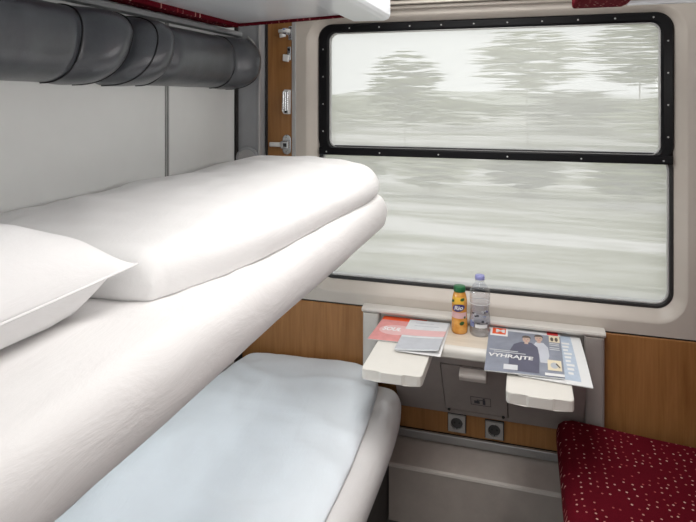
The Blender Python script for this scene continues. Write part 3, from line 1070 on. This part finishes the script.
# ------------------------------------------------------------------ table unit under the window
TZ = 0.727
tu = root('folding_table', 'fold-out window table with two leaves on a grey console', 'table', (-0.17, YW, 0.375))
PX0, PX1 = -0.622, 0.272
# sloping grey front panel (in two cheeks and a stile round the bin flap, so the flap sits in a real opening)
def Yface(z):
    return 2.290 - (z - 0.378) * (2.290 - 2.085) / (0.70 - 0.378)
def slope_piece(name, x0, x1, z0, z1, mat, parent, proud=0.0, thick=0.02, bev=0.0):
    ya, yb = Yface(z0) - proud, Yface(z1) - proud
    return prism(name, [(ya, z0), (yb, z1), (yb + thick, z1), (ya + thick, z0)], 'x', x0, x1, mat, parent, bev=bev, seg=1)
BX0, BX1, BZ0, BZ1 = -0.292, -0.062, 0.402, 0.640
slope_piece('front_panel', -0.478, BX0 - 0.003, 0.378, 0.700, 'console_grey', tu)
slope_piece('front_panel', BX1 + 0.003, 0.200, 0.378, 0.700, 'console_grey', tu)
slope_piece('front_panel', BX0 - 0.0028, BX1 + 0.0028, 0.378, BZ0 - 0.003, 'console_grey', tu)
slope_piece('front_panel', BX0 - 0.0028, BX1 + 0.0028, BZ1 + 0.004, 0.700, 'console_grey', tu)
slope_piece('bin_cavity', BX0 - 0.002, BX1 + 0.002, BZ0 - 0.002, BZ1 + 0.003, 'dark_gap', tu, proud=-0.012, thick=0.006)
flap = slope_piece('bin_flap', BX0, BX1, BZ0, BZ1, 'console_grey', tu, proud=0.002, thick=0.010, bev=0.0012)
# on the flap: scooped handle, pictogram plate, two hinge screws
def on_face(x, z, out):
    sl = (2.290 - 2.085) / (0.70 - 0.378)
    n = Vector((0, -1, -sl)).normalized()
    return Vector((x, Yface(z), z)) + n * out
sl = (2.290 - 2.085) / (0.70 - 0.378)
ft = math.atan(sl)
FM = Matrix.Rotation(math.pi / 2 + ft, 4, 'X')            # text plane -> sloping face
def face_matrix(x, z, out):
    # local x -> +x, local y -> up the face, local z -> out of the face
    up = Vector((0, -sl, 1)).normalized()
    n = Vector((0, -1, -sl)).normalized()
    M_ = Matrix(((1, 0, 0, 0), (0, up.y, n.y, 0), (0, up.z, n.z, 0), (0, 0, 0, 1)))
    return Matrix.Translation(on_face(x, z, out)) @ M_
def face_obj(name, bm, mat, parent, M_):
    bmesh.ops.transform(bm, matrix=M_, verts=bm.verts)
    return from_bm(name, bm, mat, parent)
bm = bmesh.new()
hp = [(0.002, 0.0), (0.030, 0.0), (0.036, -0.008), (0.034, -0.030), (0.029, -0.036), (0.022, -0.036), (0.020, -0.012), (0.002, -0.008)]
A = [bm.verts.new((-0.047, p[1], p[0])) for p in hp]
B = [bm.verts.new((0.047, p[1], p[0])) for p in hp]
bm.faces.new(A)
bm.faces.new(B[::-1])
for i in range(len(hp)):
    j = (i + 1) % len(hp)
    bm.faces.new((A[i], B[i], B[j], A[j]))
bmesh.ops.bevel(bm, geom=list(bm.edges), offset=0.0018, segments=1, affect='EDGES')
face_obj('handle', bm, 'handle_beige', flap, face_matrix(-0.177, 0.640, 0.002))
PM = face_matrix(-0.158, 0.470, 0.0022)
bm = bmesh.new()
w_, h_ = 0.037, 0.026
for a in ((-w_, w_, -h_, -h_ + 0.002), (-w_, w_, h_ - 0.002, h_), (-w_, -w_ + 0.002, -h_, h_), (w_ - 0.002, w_, -h_, h_)):
    bm_box(bm, a[0], a[1], a[2], a[3], 0, 0.0006)
face_obj('sign_border', bm, 'print_dark', flap, PM)
bm = bmesh.new()
bm_box(bm, -0.024, -0.004, -0.015, 0.002, 0, 0.0006)         # bin
bm_box(bm, 0.007, 0.017, -0.018, 0.010, 0, 0.0006)           # standing figure
bm_box(bm, -0.012, 0.009, 0.006, 0.0095, 0, 0.0006)          # arm dropping litter
bm_box(bm, -0.013, -0.009, 0.004, 0.009, 0, 0.0006)
bm_lathe(bm, [(0.0045, 0), (0.0045, 0.0006)], 12, (0.012, 0.0155, 0))
face_obj('litter_pictogram', bm, 'print_dark', flap, PM)
for xx in (BX0 + 0.012, BX1 - 0.016):
    bm = bmesh.new()
    bm_lathe(bm, [(0.006, 0), (0.005, 0.005)], 10)
    face_obj('hinge_screw', bm, 'rubber', flap, face_matrix(xx, BZ0 + 0.001, 0.002))
# side posts, back ledge
for x0, x1, mt_ in ((PX0, -0.556, 'console_light'), (0.203, PX1, 'console_post')):
    pts = []
    n = 8
    for k in range(n + 1):
        a = math.pi * k / n
        pts.append(((x0 + x1) / 2 - (x1 - x0) / 2 * abs(math.cos(a)) ** 0.5 * math.copysign(1, math.cos(a)), 2.272 - 0.020 * math.sin(a) ** 0.5))
    pts = [(x0, YW - 0.0022)] + pts + [(x1, YW - 0.0022)]
    prism('side_post', pts, 'z', 0.53 if x0 < 0 else 0.36, 0.742, mt_, tu)
lp = [(2.3075, 0.742), (2.268, 0.742), (2.258, 0.747), (2.255, 0.754), (2.258, 0.761), (2.266, 0.764), (2.3075, 0.764)]
prism('ledge', lp, 'x', PX0 - 0.004, PX1 + 0.004, 'console_light', tu, bev=0.001, seg=1)
# back board between posts above the top, then the table top with its rounded front
box('back_board', -0.556, 0.203, 2.288, 2.3075, 0.70, 0.742, 'console_light', tu)
box('table_top', -0.520, 0.150, 2.085, 2.2875, TZ - 0.018, TZ, 'table_laminate', tu, bev=0.002, seg=1)
ed = []
for k in range(9):
    a = math.pi / 2 + math.pi / 2 * k / 8
    ed.append((2.0845 + 0.022 * math.cos(a), TZ - 0.022 + 0.022 * math.sin(a)))
ed += [(2.0625, TZ - 0.034), (2.068, TZ - 0.040), (2.0845, TZ - 0.040)]
prism('front_edge', ed, 'x', -0.305, -0.060, 'leaf_plastic', tu)
# fold-out leaves with a shallow grip lip at the front
for x0, x1, yf in ((-0.508, -0.310, 1.822), (-0.055, 0.137, 1.803)):
    w = x1 - x0
    poly = [(x0, 2.084), (x0, yf + 0.014), (x0 + 0.004, yf + 0.004), (x0 + 0.014, yf), (x0 + w * 0.30, yf - 0.001), (x0 + w * 0.34, yf - 0.005),
            (x0 + w * 0.68, yf - 0.005), (x0 + w * 0.72, yf - 0.001), (x1 - 0.014, yf), (x1 - 0.004, yf + 0.004), (x1, yf + 0.014), (x1, 2.084)]
    prism('leaf', poly, 'z', TZ - 0.036, TZ - 0.002, 'leaf_plastic', tu, bev=0.002, seg=1)
relz(tu)
for g in flap.children:
    g.data.transform(Matrix.Translation(-Vector(tu.location)))

# ------------------------------------------------------------------ sockets on the wooden strip below
def socket(x, z, label):
    r = root('power_socket', label, 'socket', (x, YW - 0.002, z), 'power sockets under the table')
    h = 0.033
    bm = bmesh.new()
    angs = [2 * math.pi * k / 40 + math.pi / 4 for k in range(40)]
    ring_o = [(h * math.cos(a) / max(abs(math.cos(a)), abs(math.sin(a))), h * math.sin(a) / max(abs(math.cos(a)), abs(math.sin(a)))) for a in angs]
    ring_c = [(0.0235 * math.cos(a), 0.0235 * math.sin(a)) for a in angs]
    rings = [[(p, 0, q) for p, q in ring_o], [(p, -0.009, q) for p, q in ring_o], [(p * 0.96, -0.011, q * 0.96) for p, q in ring_o], [(p, -0.011, q) for p, q in ring_c], [(p * 0.97, -0.0015, q * 0.97) for p, q in ring_c], [(p * 0.05, -0.0015, q * 0.05) for p, q in ring_c]]
    loft_rings('plate', rings, 'socket_grey', r)
    disc_on_wall('recess', 0, -0.0012, 0, 0.0222, 0.0014, 'dark_panel', r, 24)  # dark disc paints in the shade of the shallow recess
    for dx in (-0.0095, 0.0095):
        disc_on_wall('pin_hole', dx, -0.0026, 0, 0.0035, 0.0012, 'rubber', r, 10)
    for dz in (-0.0205, 0.0205):
        box('earth_clip', -0.003, 0.003, -0.009, -0.0027, dz - 0.002, dz + 0.002, 'chrome', r)
    frame('shadow_frame', rrect(-h - 0.003, h + 0.003, -h - 0.003, h + 0.003, 0.003), rrect(-h + 0.001, h - 0.001, -h + 0.001, h - 0.001, 0.003), -0.004, 0.0, 'rubber', r, chamfer=0.001)
    return r


socket(-0.254, 0.334, 'grey power socket under the table, beneath the left half of the bin flap')
socket(-0.112, 0.330, 'grey power socket under the table, beneath the right corner of the bin flap')

# aluminium strip and heater cover along the foot of the window wall
tag(box('trim_1', -0.50, XR - 0.003, YW - 0.016, YW - 0.0025, 0.252, 0.284, 'aluminium', None, bev=0.003), 'flat aluminium trim strip above the heater cover', 'trim', kind='structure')
ht = root('heater_cover', 'dark grey metal heater cover along the foot of the window wall', 'heater', (-0.18, YW, 0))
prism('casing', [(2.3075, 0.0), (2.3075, 0.246), (2.290, 0.244), (2.176, 0.2145), (2.170, 0.208), (2.170, 0.0)], 'x', -0.495, 0.17, 'heater_grey', ht)
prism('front_lip', [(2.178, 0.2155), (2.1695, 0.2115), (2.1675, 0.204), (2.1698, 0.204), (2.1715, 0.2095), (2.179, 0.2145)], 'x', -0.495, 0.17, 'heater_highlight', ht)
relz(ht)

# ------------------------------------------------------------------ red seat (right)
rs = root('red_seat', 'dark red dotted moquette bench seat beside the table', 'seat', (0.45, 1.2, 0))
sb = bmesh.new()
nx, ny = 40, 70
def seat_pt(s, y):
    # outline of the cushion in x-z: up the rounded front, then the top falling gently to the back
    prof = [(0.135, 0.30), (0.115, 0.33), (0.106, 0.38), (0.106, 0.415), (0.113, 0.44), (0.130, 0.455), (0.16, 0.4615), (0.25, 0.455), (0.40, 0.441), (0.60, 0.425), (XR - 0.02, 0.41)]
    t = s * (len(prof) - 1)
    i = min(int(t), len(prof) - 2)
    f = t - i
    return prof[i][0] + (prof[i + 1][0] - prof[i][0]) * f, prof[i][1] + (prof[i + 1][1] - prof[i][1]) * f
R = []
Y0, Y1 = 0.10, 2.236
for j in range(ny + 1):
    tj = 0.5 - 0.5 * math.cos(math.pi * j / ny)
    y = Y0 + (Y1 - Y0) * tj
    e = min(y - Y0, Y1 - y)
    k = 1 - max(0, 1 - e / 0.035) ** 2.2
    row = []
    for i in range(nx + 1):
        x, z = seat_pt(i / nx, y)
        row.append(sb.verts.new((min(x + (1 - k) * 0.02, XR - 0.02), y, 0.30 + (z - 0.30) * (0.80 + 0.20 * k) + 0.002 * fbm((x, y, 2.0), 5))))
    R.append(row)
for A, B in zip(R, R[1:]):
    for i in range(nx):
        sb.faces.new((A[i], A[i + 1], B[i + 1], B[i]))
    sb.faces.new((A[nx], A[0], B[0], B[nx]))
sb.faces.new(R[0])
sb.faces.new(R[-1][::-1])
from_bm('seat_cushion', sb, 'moquette', rs, smooth=True)
box('seat_base', 0.175, XR - 0.01, 0.12, 2.235, 0.0, 0.297, 'dark_panel', rs, bev=0.004)
prism('backrest', [(XR - 0.16, 0.43), (XR - 0.02, 0.42), (XR - 0.008, 1.05), (XR - 0.08, 1.06), (XR - 0.11, 1.03)], 'y', 0.12, 2.23, 'moquette_upright', rs, bev=0.012)
relz(rs)

# ------------------------------------------------------------------ bottles on the table
def bottle_root(name, label, px, py):
    return root(name, label, 'bottle', (px, py, TZ))

wb = bottle_root('water_bottle', 'clear plastic water bottle with a lilac cap on the window table', -0.160, 2.215)
wb.scale = (1.16, 1.16, 0.965)
prof = [(0.020, 0.003), (0.029, 0.0), (0.0325, 0.006), (0.0325, 0.020), (0.0315, 0.028), (0.0325, 0.034), (0.0322, 0.060), (0.0300, 0.082), (0.0285, 0.098),
        (0.0295, 0.112), (0.0320, 0.122), (0.0310, 0.132), (0.0325, 0.140), (0.0325, 0.155), (0.030, 0.168), (0.024, 0.183), (0.0165, 0.195), (0.0128, 0.200), (0.0128, 0.206), (0.0150, 0.2065), (0.0150, 0.209), (0.0125, 0.2095), (0.0125, 0.213)]
lathe('body', prof, 'clear_plastic', wb, 36)
lathe('water', [(max(0.001, r - 0.0016), z + 0.002) for r, z in prof[:15]], 'clear_water', wb, 28)
lathe('cap', [(0.0150, 0.2098), (0.0153, 0.212), (0.0150, 0.223), (0.0135, 0.226), (0.004, 0.2262)], 'cap_lilac', wb, 28)
lathe('label', [(0.0328, 0.036), (0.0326, 0.060), (0.0305, 0.082), (0.0291, 0.098)], 'label_film', wb, 36, cap=False)
# printed marks on the label: dark and violet flecks and a pale patch
def wrap_patch(name, r0, a0, a1, z0, z1, mat, parent, prof_r=None, n=8, oval=False):
    bm = bmesh.new()
    if oval:
        c = []
        for k in range(24):
            t = 2 * math.pi * k / 24
            a = (a0 + a1) / 2 + (a1 - a0) / 2 * math.cos(t)
            z = (z0 + z1) / 2 + (z1 - z0) / 2 * math.sin(t) + 0.12 * (z1 - z0) * math.cos(t)
            c.append((a, z))
        rings = []
        for s in (1.0, 0.66, 0.33, 0.02):
            ring = []
            for a, z in c:
                aa = (a0 + a1) / 2 + (a - (a0 + a1) / 2) * s
                zz = (z0 + z1) / 2 + (z - (z0 + z1) / 2) * s
                r = prof_r(zz) if prof_r else r0
                ring.append(bm.verts.new((r * math.cos(aa), r * math.sin(aa), zz)))
            rings.append(ring)
        for A, B in zip(rings, rings[1:]):
            for k in range(24):
                bm.faces.new((A[k], A[(k + 1) % 24], B[(k + 1) % 24], B[k]))
    else:
        g = []
        for j in range(4):
            z = z0 + (z1 - z0) * j / 3
            r = prof_r(z) if prof_r else r0
            g.append([bm.verts.new((r * math.cos(a0 + (a1 - a0) * i / n), r * math.sin(a0 + (a1 - a0) * i / n), z)) for i in range(n + 1)])
        for j in range(3):
            for i in range(n):
                bm.faces.new((g[j][i], g[j][i + 1], g[j + 1][i + 1], g[j + 1][i]))
    return from_bm(name, bm, mat, parent)


def interp(pr, z, add):
    for (r0, z0), (r1, z1) in zip(pr, pr[1:]):
        if z0 <= z <= z1 and z1 > z0:
            return r0 + (r1 - r0) * (z - z0) / (z1 - z0) + add
    return pr[-1][0] + add
wl_r = lambda z: interp(prof[3:], z, 0.0010)
FA = -math.pi / 2 + 0.06                                   # the side that faces the room
rnd = random.Random(3)
for k in range(16):
    a = FA + rnd.uniform(-0.95, 0.8)
    z = rnd.uniform(0.050, 0.096)
    wrap_patch('print_fleck', 0, a, a + rnd.uniform(0.12, 0.34), z, z + rnd.uniform(0.003, 0.008), rnd.choice(['print_dark', 'print_violet', 'print_blue', 'print_grey', 'print_dark']), wb, wl_r, 4)
wrap_patch('label_patch', 0, FA - 0.45, FA + 0.75, 0.036, 0.049, 'print_white', wb, wl_r, 10)
wrap_patch('label_patch', 0, FA - 1.1, FA - 0.55, 0.036, 0.060, 'print_blue', wb, wl_r, 6)
wrap_patch('waist_ring', 0, FA - math.pi, FA + math.pi * 0.999, 0.1215, 0.1235, 'print_white', wb, wl_r, 30)

jb = bottle_root('juice_bottle', 'small orange juice bottle with a green cap on the window table', -0.234, 2.212)
jb.scale = (1.10, 1.10, 0.985)
jp = [(0.018, 0.003), (0.0235, 0.0), (0.0265, 0.005), (0.0272, 0.020), (0.0262, 0.050), (0.0245, 0.075), (0.0250, 0.095), (0.0258, 0.110), (0.0250, 0.125), (0.0225, 0.140), (0.0195, 0.150), (0.0180, 0.155)]
lathe('body', jp, 'juice', jb, 36)
lathe('cap', [(0.0200, 0.1552), (0.0203, 0.158), (0.0200, 0.172), (0.0185, 0.175), (0.004, 0.1754)], 'cap_green', jb, 32)
jr = lambda z: interp(jp[2:], z, 0.0007)
FJ = -math.pi / 2 - 0.05
wrap_patch('yellow_print', 0, FJ - 1.0, FJ + 0.7, 0.112, 0.138, 'print_yellow', jb, jr, 10)
wrap_patch('pink_print', 0, FJ - 1.2, FJ + 1.2, 0.060, 0.082, 'print_pale_pink', jb, lambda z: jr(z), 12)
wrap_patch('logo_oval', 0, FJ - 0.85, FJ + 0.85, 0.085, 0.113, 'print_violet', jb, lambda z: jr(z) + 0.0006, oval=True)
for a0, a1, z0, z1 in ((-1.05, -0.55, 0.117, 0.128), (0.25, 0.85, 0.125, 0.136), (0.15, 0.75, 0.036, 0.050), (0.7, 1.0, 0.060, 0.068)):
    wrap_patch('leaf_print', 0, FJ + a0, FJ + a1, z0, z1, 'print_leaf', jb, lambda z: jr(z) + 0.0008, oval=True)
jt = lettering('logo_lettering', 'Rio', 0.021, 'print_white', jb, Matrix.Identity(4), bold=0.0007, shear=0.2, align='CENTER')
for vtx in jt.data.vertices:                               # wrap the word round the bottle
    x, y, z = vtx.co
    a = FJ + x / 0.0255
    zz = 0.099 + y + 0.10 * x
    r = jr(zz) + 0.0012 + z
    vtx.co = (r * math.cos(a), r * math.sin(a), zz)

# ------------------------------------------------------------------ printed matter on the table
class Sheet:
    """maps (s,t) in 0..1 over a four-cornered sheet (bl, br, tr, tl) to x,y"""
    def __init__(self, bl, br, tr, tl, zf):
        self.c = [Vector(p) for p in (bl, br, tr, tl)]
        self.zf = zf
    def at(self, s, t, up=0.0):
        bl, br, tr, tl = self.c
        p = bl.lerp(br, s).lerp(tl.lerp(tr, s), t)
        return Vector((p.x, p.y, self.zf(s, t) + up))
    def slab(self, name, th, mat, parent, n=10, s0=0, s1=1, t0=0, t1=1, up=0.0):
        bm = bmesh.new()
        T, Bm = [], []
        for j in range(n + 1):
            a, b_ = [], []
            for i in range(n + 1):
                s, t = s0 + (s1 - s0) * i / n, t0 + (t1 - t0) * j / n
                a.append(bm.verts.new(self.at(s, t, up + th)))
                b_.append(bm.verts.new(self.at(s, t, up)))
            T.append(a)
            Bm.append(b_)
        for j in range(n):
            for i in range(n):
                bm.faces.new((T[j][i], T[j][i + 1], T[j + 1][i + 1], T[j + 1][i]))
                bm.faces.new((Bm[j][i], Bm[j + 1][i], Bm[j + 1][i + 1], Bm[j][i + 1]))
        for i in range(n):
            for A, B in ((T[0], Bm[0]), (T[n], Bm[n])):
                bm.faces.new((A[i], A[i + 1], B[i + 1], B[i]))
            bm.faces.new((T[i][0], T[i + 1][0], Bm[i + 1][0], Bm[i][0]))
            bm.faces.new((T[i][n], T[i + 1][n], Bm[i + 1][n], Bm[i][n]))
        return from_bm(name, bm, mat, parent, origin=None)
    def shape(self, name, pts, mat, parent, up, th=0.00015):
        """a flat printed shape given by (s,t) outline points"""
        bm = bmesh.new()
        A = [bm.verts.new(self.at(s, t, up + th)) for s, t in pts]
        f = bm.faces.new(A)
        bmesh.ops.triangulate(bm, faces=[f])
        return from_bm(name, bm, mat, parent)
    def text(self, name, body, s, t, height, mat, parent, up, shear=0.0, bold=0.0, xs=1.0, rot=0.0, align='LEFT'):
        o = lettering(name, body, 1.0, mat, parent, Matrix.Identity(4), bold=bold / max(height, 1e-6), shear=shear, align=align)
        w = (self.c[1] - self.c[0]).length
        h = (self.c[3] - self.c[0]).length
        cr, sr = math.cos(rot), math.sin(rot)
        for v_ in o.data.vertices:
            x, y, zt = v_.co.x * height * xs, v_.co.y * height, (0.00015 if v_.co.z > 0 else 0.0)
            x, y = x * cr - y * sr, x * sr + y * cr
            v_.co = self.at(s + x / w, t + y / h, up + 0.0002 + zt)
        return o


def ell(cx, cy, rx, ry, n=18, a0=0, a1=360):
    return [(cx + rx * math.cos(math.radians(a0 + (a1 - a0) * k / n)), cy + ry * math.sin(math.radians(a0 + (a1 - a0) * k / n))) for k in range(n)]
def rec(s0, s1, t0, t1):
    return [(s0, t0), (s1, t0), (s1, t1), (s0, t1)]


def finish(r):
    relz(r)
    return r

# red brochure
r1 = root('brochure', 'red and orange brochure lying under the pale folded leaflet', 'brochure', (-0.46, 2.18, TZ))
S1 = Sheet((-0.545, 2.045), (-0.375, 2.052), (-0.366, 2.282), (-0.537, 2.280), lambda s, t: TZ + 0.0008)
S1.slab('pages', 0.0022, 'paper', r1, 6)
S1.slab('cover', 0.0003, 'print_pink', r1, 6, up=0.0022, t1=0.84)
S1.slab('top_band', 0.0003, 'print_orange', r1, 6, up=0.0022, t0=0.84)
S1.shape('badge', ell(0.47, 0.44, 0.38, 0.20, 24), 'print_pale_pink', r1, 0.0026)
S1.text('lettering', 'SOUL', 0.16, 0.46, 0.044, 'print_white', r1, 0.0030, shear=0.15, bold=0.0015, xs=0.64)
S1.shape('dot', ell(0.80, 0.70, 0.055, 0.035, 14), 'print_white', r1, 0.0027)
finish(r1)

# pale folded leaflet, its cover lifting a little at the near right corner
r2 = root('leaflet', 'pale folded leaflet with a pink band lying across the red brochure', 'leaflet', (-0.35, 2.12, TZ))
S2b = Sheet((-0.425, 1.972), (-0.272, 1.968), (-0.274, 2.262), (-0.428, 2.262), lambda s, t: TZ + 0.0038)
S2b.slab('back_page', 0.0006, 'print_white', r2, 6)
S2 = Sheet((-0.432, 1.975), (-0.281, 1.985), (-0.276, 2.265), (-0.430, 2.264), lambda s, t: TZ + 0.0050 + 0.010 * (s ** 2) * (1 - 0.75 * t) + 0.002 * (1 - t))
S2.slab('cover', 0.0005, 'print_pale', r2, 10)
S2.slab('pink_band', 0.0002, 'print_pale_pink', r2, 8, t0=0.46, t1=0.66, up=0.0006)
S2.slab('grey_field', 0.0002, 'print_grey', r2, 8, t0=0.03, t1=0.40, up=0.0006)
for k, (t, w) in enumerate(((0.90, 0.45), (0.80, 0.6), (0.41, 0.6))):
    S2.slab('text_line', 0.0002, 'print_white' if k == 2 else 'print_grey', r2, 5, s0=0.18, s1=0.18 + w, t0=t - 0.008, t1=t + 0.008, up=0.0008)
finish(r2)

# newspaper spread under the magazine, its right margin showing
r3 = root('newspaper', 'pale blue and white newspaper sticking out under the magazine', 'newspaper', (0.06, 2.10, TZ))
S3 = Sheet((-0.02, 1.912), (0.196, 1.892), (0.190, 2.284), (-0.05, 2.284), lambda s, t: TZ + 0.0008 + 0.004 * math.sin(math.pi * t) * s)
S3.slab('pages', 0.0028, 'paper', r3, 10)
S3.slab('advert', 0.0002, 'print_ice', r3, 8, s0=0.55, s1=0.86, t0=0.06, t1=0.97, up=0.0029)
for k in range(9):
    S3.slab('text_line', 0.0002, 'paper', r3, 4, s0=0.71, s1=0.71 + 0.07 + 0.02 * ((k * 7) % 3), t0=0.16 + 0.075 * k, t1=0.20 + 0.075 * k, up=0.0031)
finish(r3)

# magazine with a cover picture of two people and the word VYHRAJTE
r4 = root('magazine', 'slate grey magazine with two printed figures lying on the newspaper', 'magazine', (0.0, 2.10, TZ))
S4 = Sheet((-0.124, 1.902), (0.118, 1.915), (0.122, 2.280), (-0.128, 2.280), lambda s, t: TZ + 0.0076 - 0.0006 * s)
S4.slab('pages', 0.0030, 'paper', r4, 8)
U = 0.0031
S4.slab('cover', 0.0002, 'print_slate', r4, 8, up=U, t1=0.90)
S4.slab('masthead', 0.0002, 'print_pale', r4, 8, up=U, t0=0.90, s0=0.22)
S4.slab('corner_logo', 0.0003, 'print_white', r4, 4, up=U, s0=0.02, s1=0.27, t0=0.76, t1=0.985)
S4.shape('logo_mark', rec(0.05, 0.24, 0.80, 0.95), 'print_orange', r4, U + 0.0004)
S4.text('logo_lettering', 'M', 0.09, 0.875, 0.045, 'print_white', r4, U + 0.0006, bold=0.001)
# figure with cap, dark sweater
S4.shape('dark_sweater', [(0.30, 0.08), (0.31, 0.45), (0.36, 0.60), (0.46, 0.67), (0.60, 0.67), (0.68, 0.58), (0.70, 0.40), (0.69, 0.04), (0.40, 0.04)], 'print_navy', r4, U + 0.0006)
# figure in a pale shirt
S4.shape('pale_shirt', [(0.62, 0.62), (0.66, 0.70), (0.76, 0.70), (0.82, 0.60), (0.83, 0.42), (0.80, 0.26), (0.71, 0.26), (0.69, 0.50)], 'print_shirt', r4, U + 0.0005)
S4.shape('jeans', [(0.69, 0.05), (0.70, 0.26), (0.81, 0.26), (0.84, 0.05)], 'print_slate', r4, U + 0.0005)
for cx, cy, nm in ((0.53, 0.735, 'cap'), (0.70, 0.79, 'dark_hair')):
    S4.shape('face', ell(cx, cy, 0.052, 0.075), 'print_skin', r4, U + 0.0008)
    S4.shape('neck', rec(cx - 0.025, cx + 0.025, cy - 0.105, cy - 0.05), 'print_skin', r4, U + 0.0007)
    S4.shape(nm, [(cx - 0.07, cy + 0.035)] + [(cx + 0.062 * math.cos(math.radians(180 - 180 * k / 10)), cy + 0.035 + 0.062 * math.sin(math.radians(180 * k / 10))) for k in range(11)] + [(cx + 0.062, cy + 0.025), (cx + 0.03, cy + 0.045)], 'print_hair', r4, U + 0.0010)
    for ex in (-0.02, 0.02):
        S4.shape('eye', ell(cx + ex, cy + 0.008, 0.008, 0.006, 8), 'print_hair', r4, U + 0.0011)
    S4.shape('mouth', ell(cx, cy - 0.038, 0.016, 0.005, 8), 'print_red', r4, U + 0.0011)
S4.text('headline', 'VYHRAJTE', 0.03, 0.31, 0.036, 'print_white', r4, U + 0.0013, bold=0.0010, shear=0.10, xs=0.86)
for t, s0, s1 in ((0.42, 0.04, 0.42), (0.385, 0.10, 0.52)):
    S4.slab('text_line', 0.0002, 'print_pale', r4, 4, s0=s0, s1=s1, t0=t, t1=t + 0.013, up=U + 0.0012)
S4.shape('pale_patch', rec(0.24, 0.42, 0.05, 0.15), 'print_pale', r4, U + 0.0012)
S4.shape('red_flash', rec(0.82, 0.97, 0.91, 0.985), 'print_red', r4, U + 0.0006)
S4.shape('side_photo', rec(0.84, 0.985, 0.74, 0.90), 'print_cream', r4, U + 0.0006)
for cx in (0.88, 0.94):
    S4.shape('portrait', ell(cx, 0.81, 0.022, 0.05, 12), 'print_hair', r4, U + 0.0008)
for t in (0.70, 0.66, 0.60, 0.56):
    S4.shape('text_line', rec(0.84, 0.97, t, t + 0.016), 'print_pale', r4, U + 0.0006)
S4.shape('boxed_photo', rec(0.80, 0.975, 0.12, 0.33), 'print_cream', r4, U + 0.0014)
S4.shape('pictured_cup', ell(0.885, 0.22, 0.05, 0.06, 14), 'print_grey', r4, U + 0.0016)
S4.shape('pictured_spoon', [(0.90, 0.25), (0.95, 0.17), (0.96, 0.19), (0.915, 0.27)], 'print_hair', r4, U + 0.0018)
S4.shape('white_strip', rec(0.76, 1.0, 0.015, 0.065), 'print_white', r4, U + 0.0014)
finish(r4)
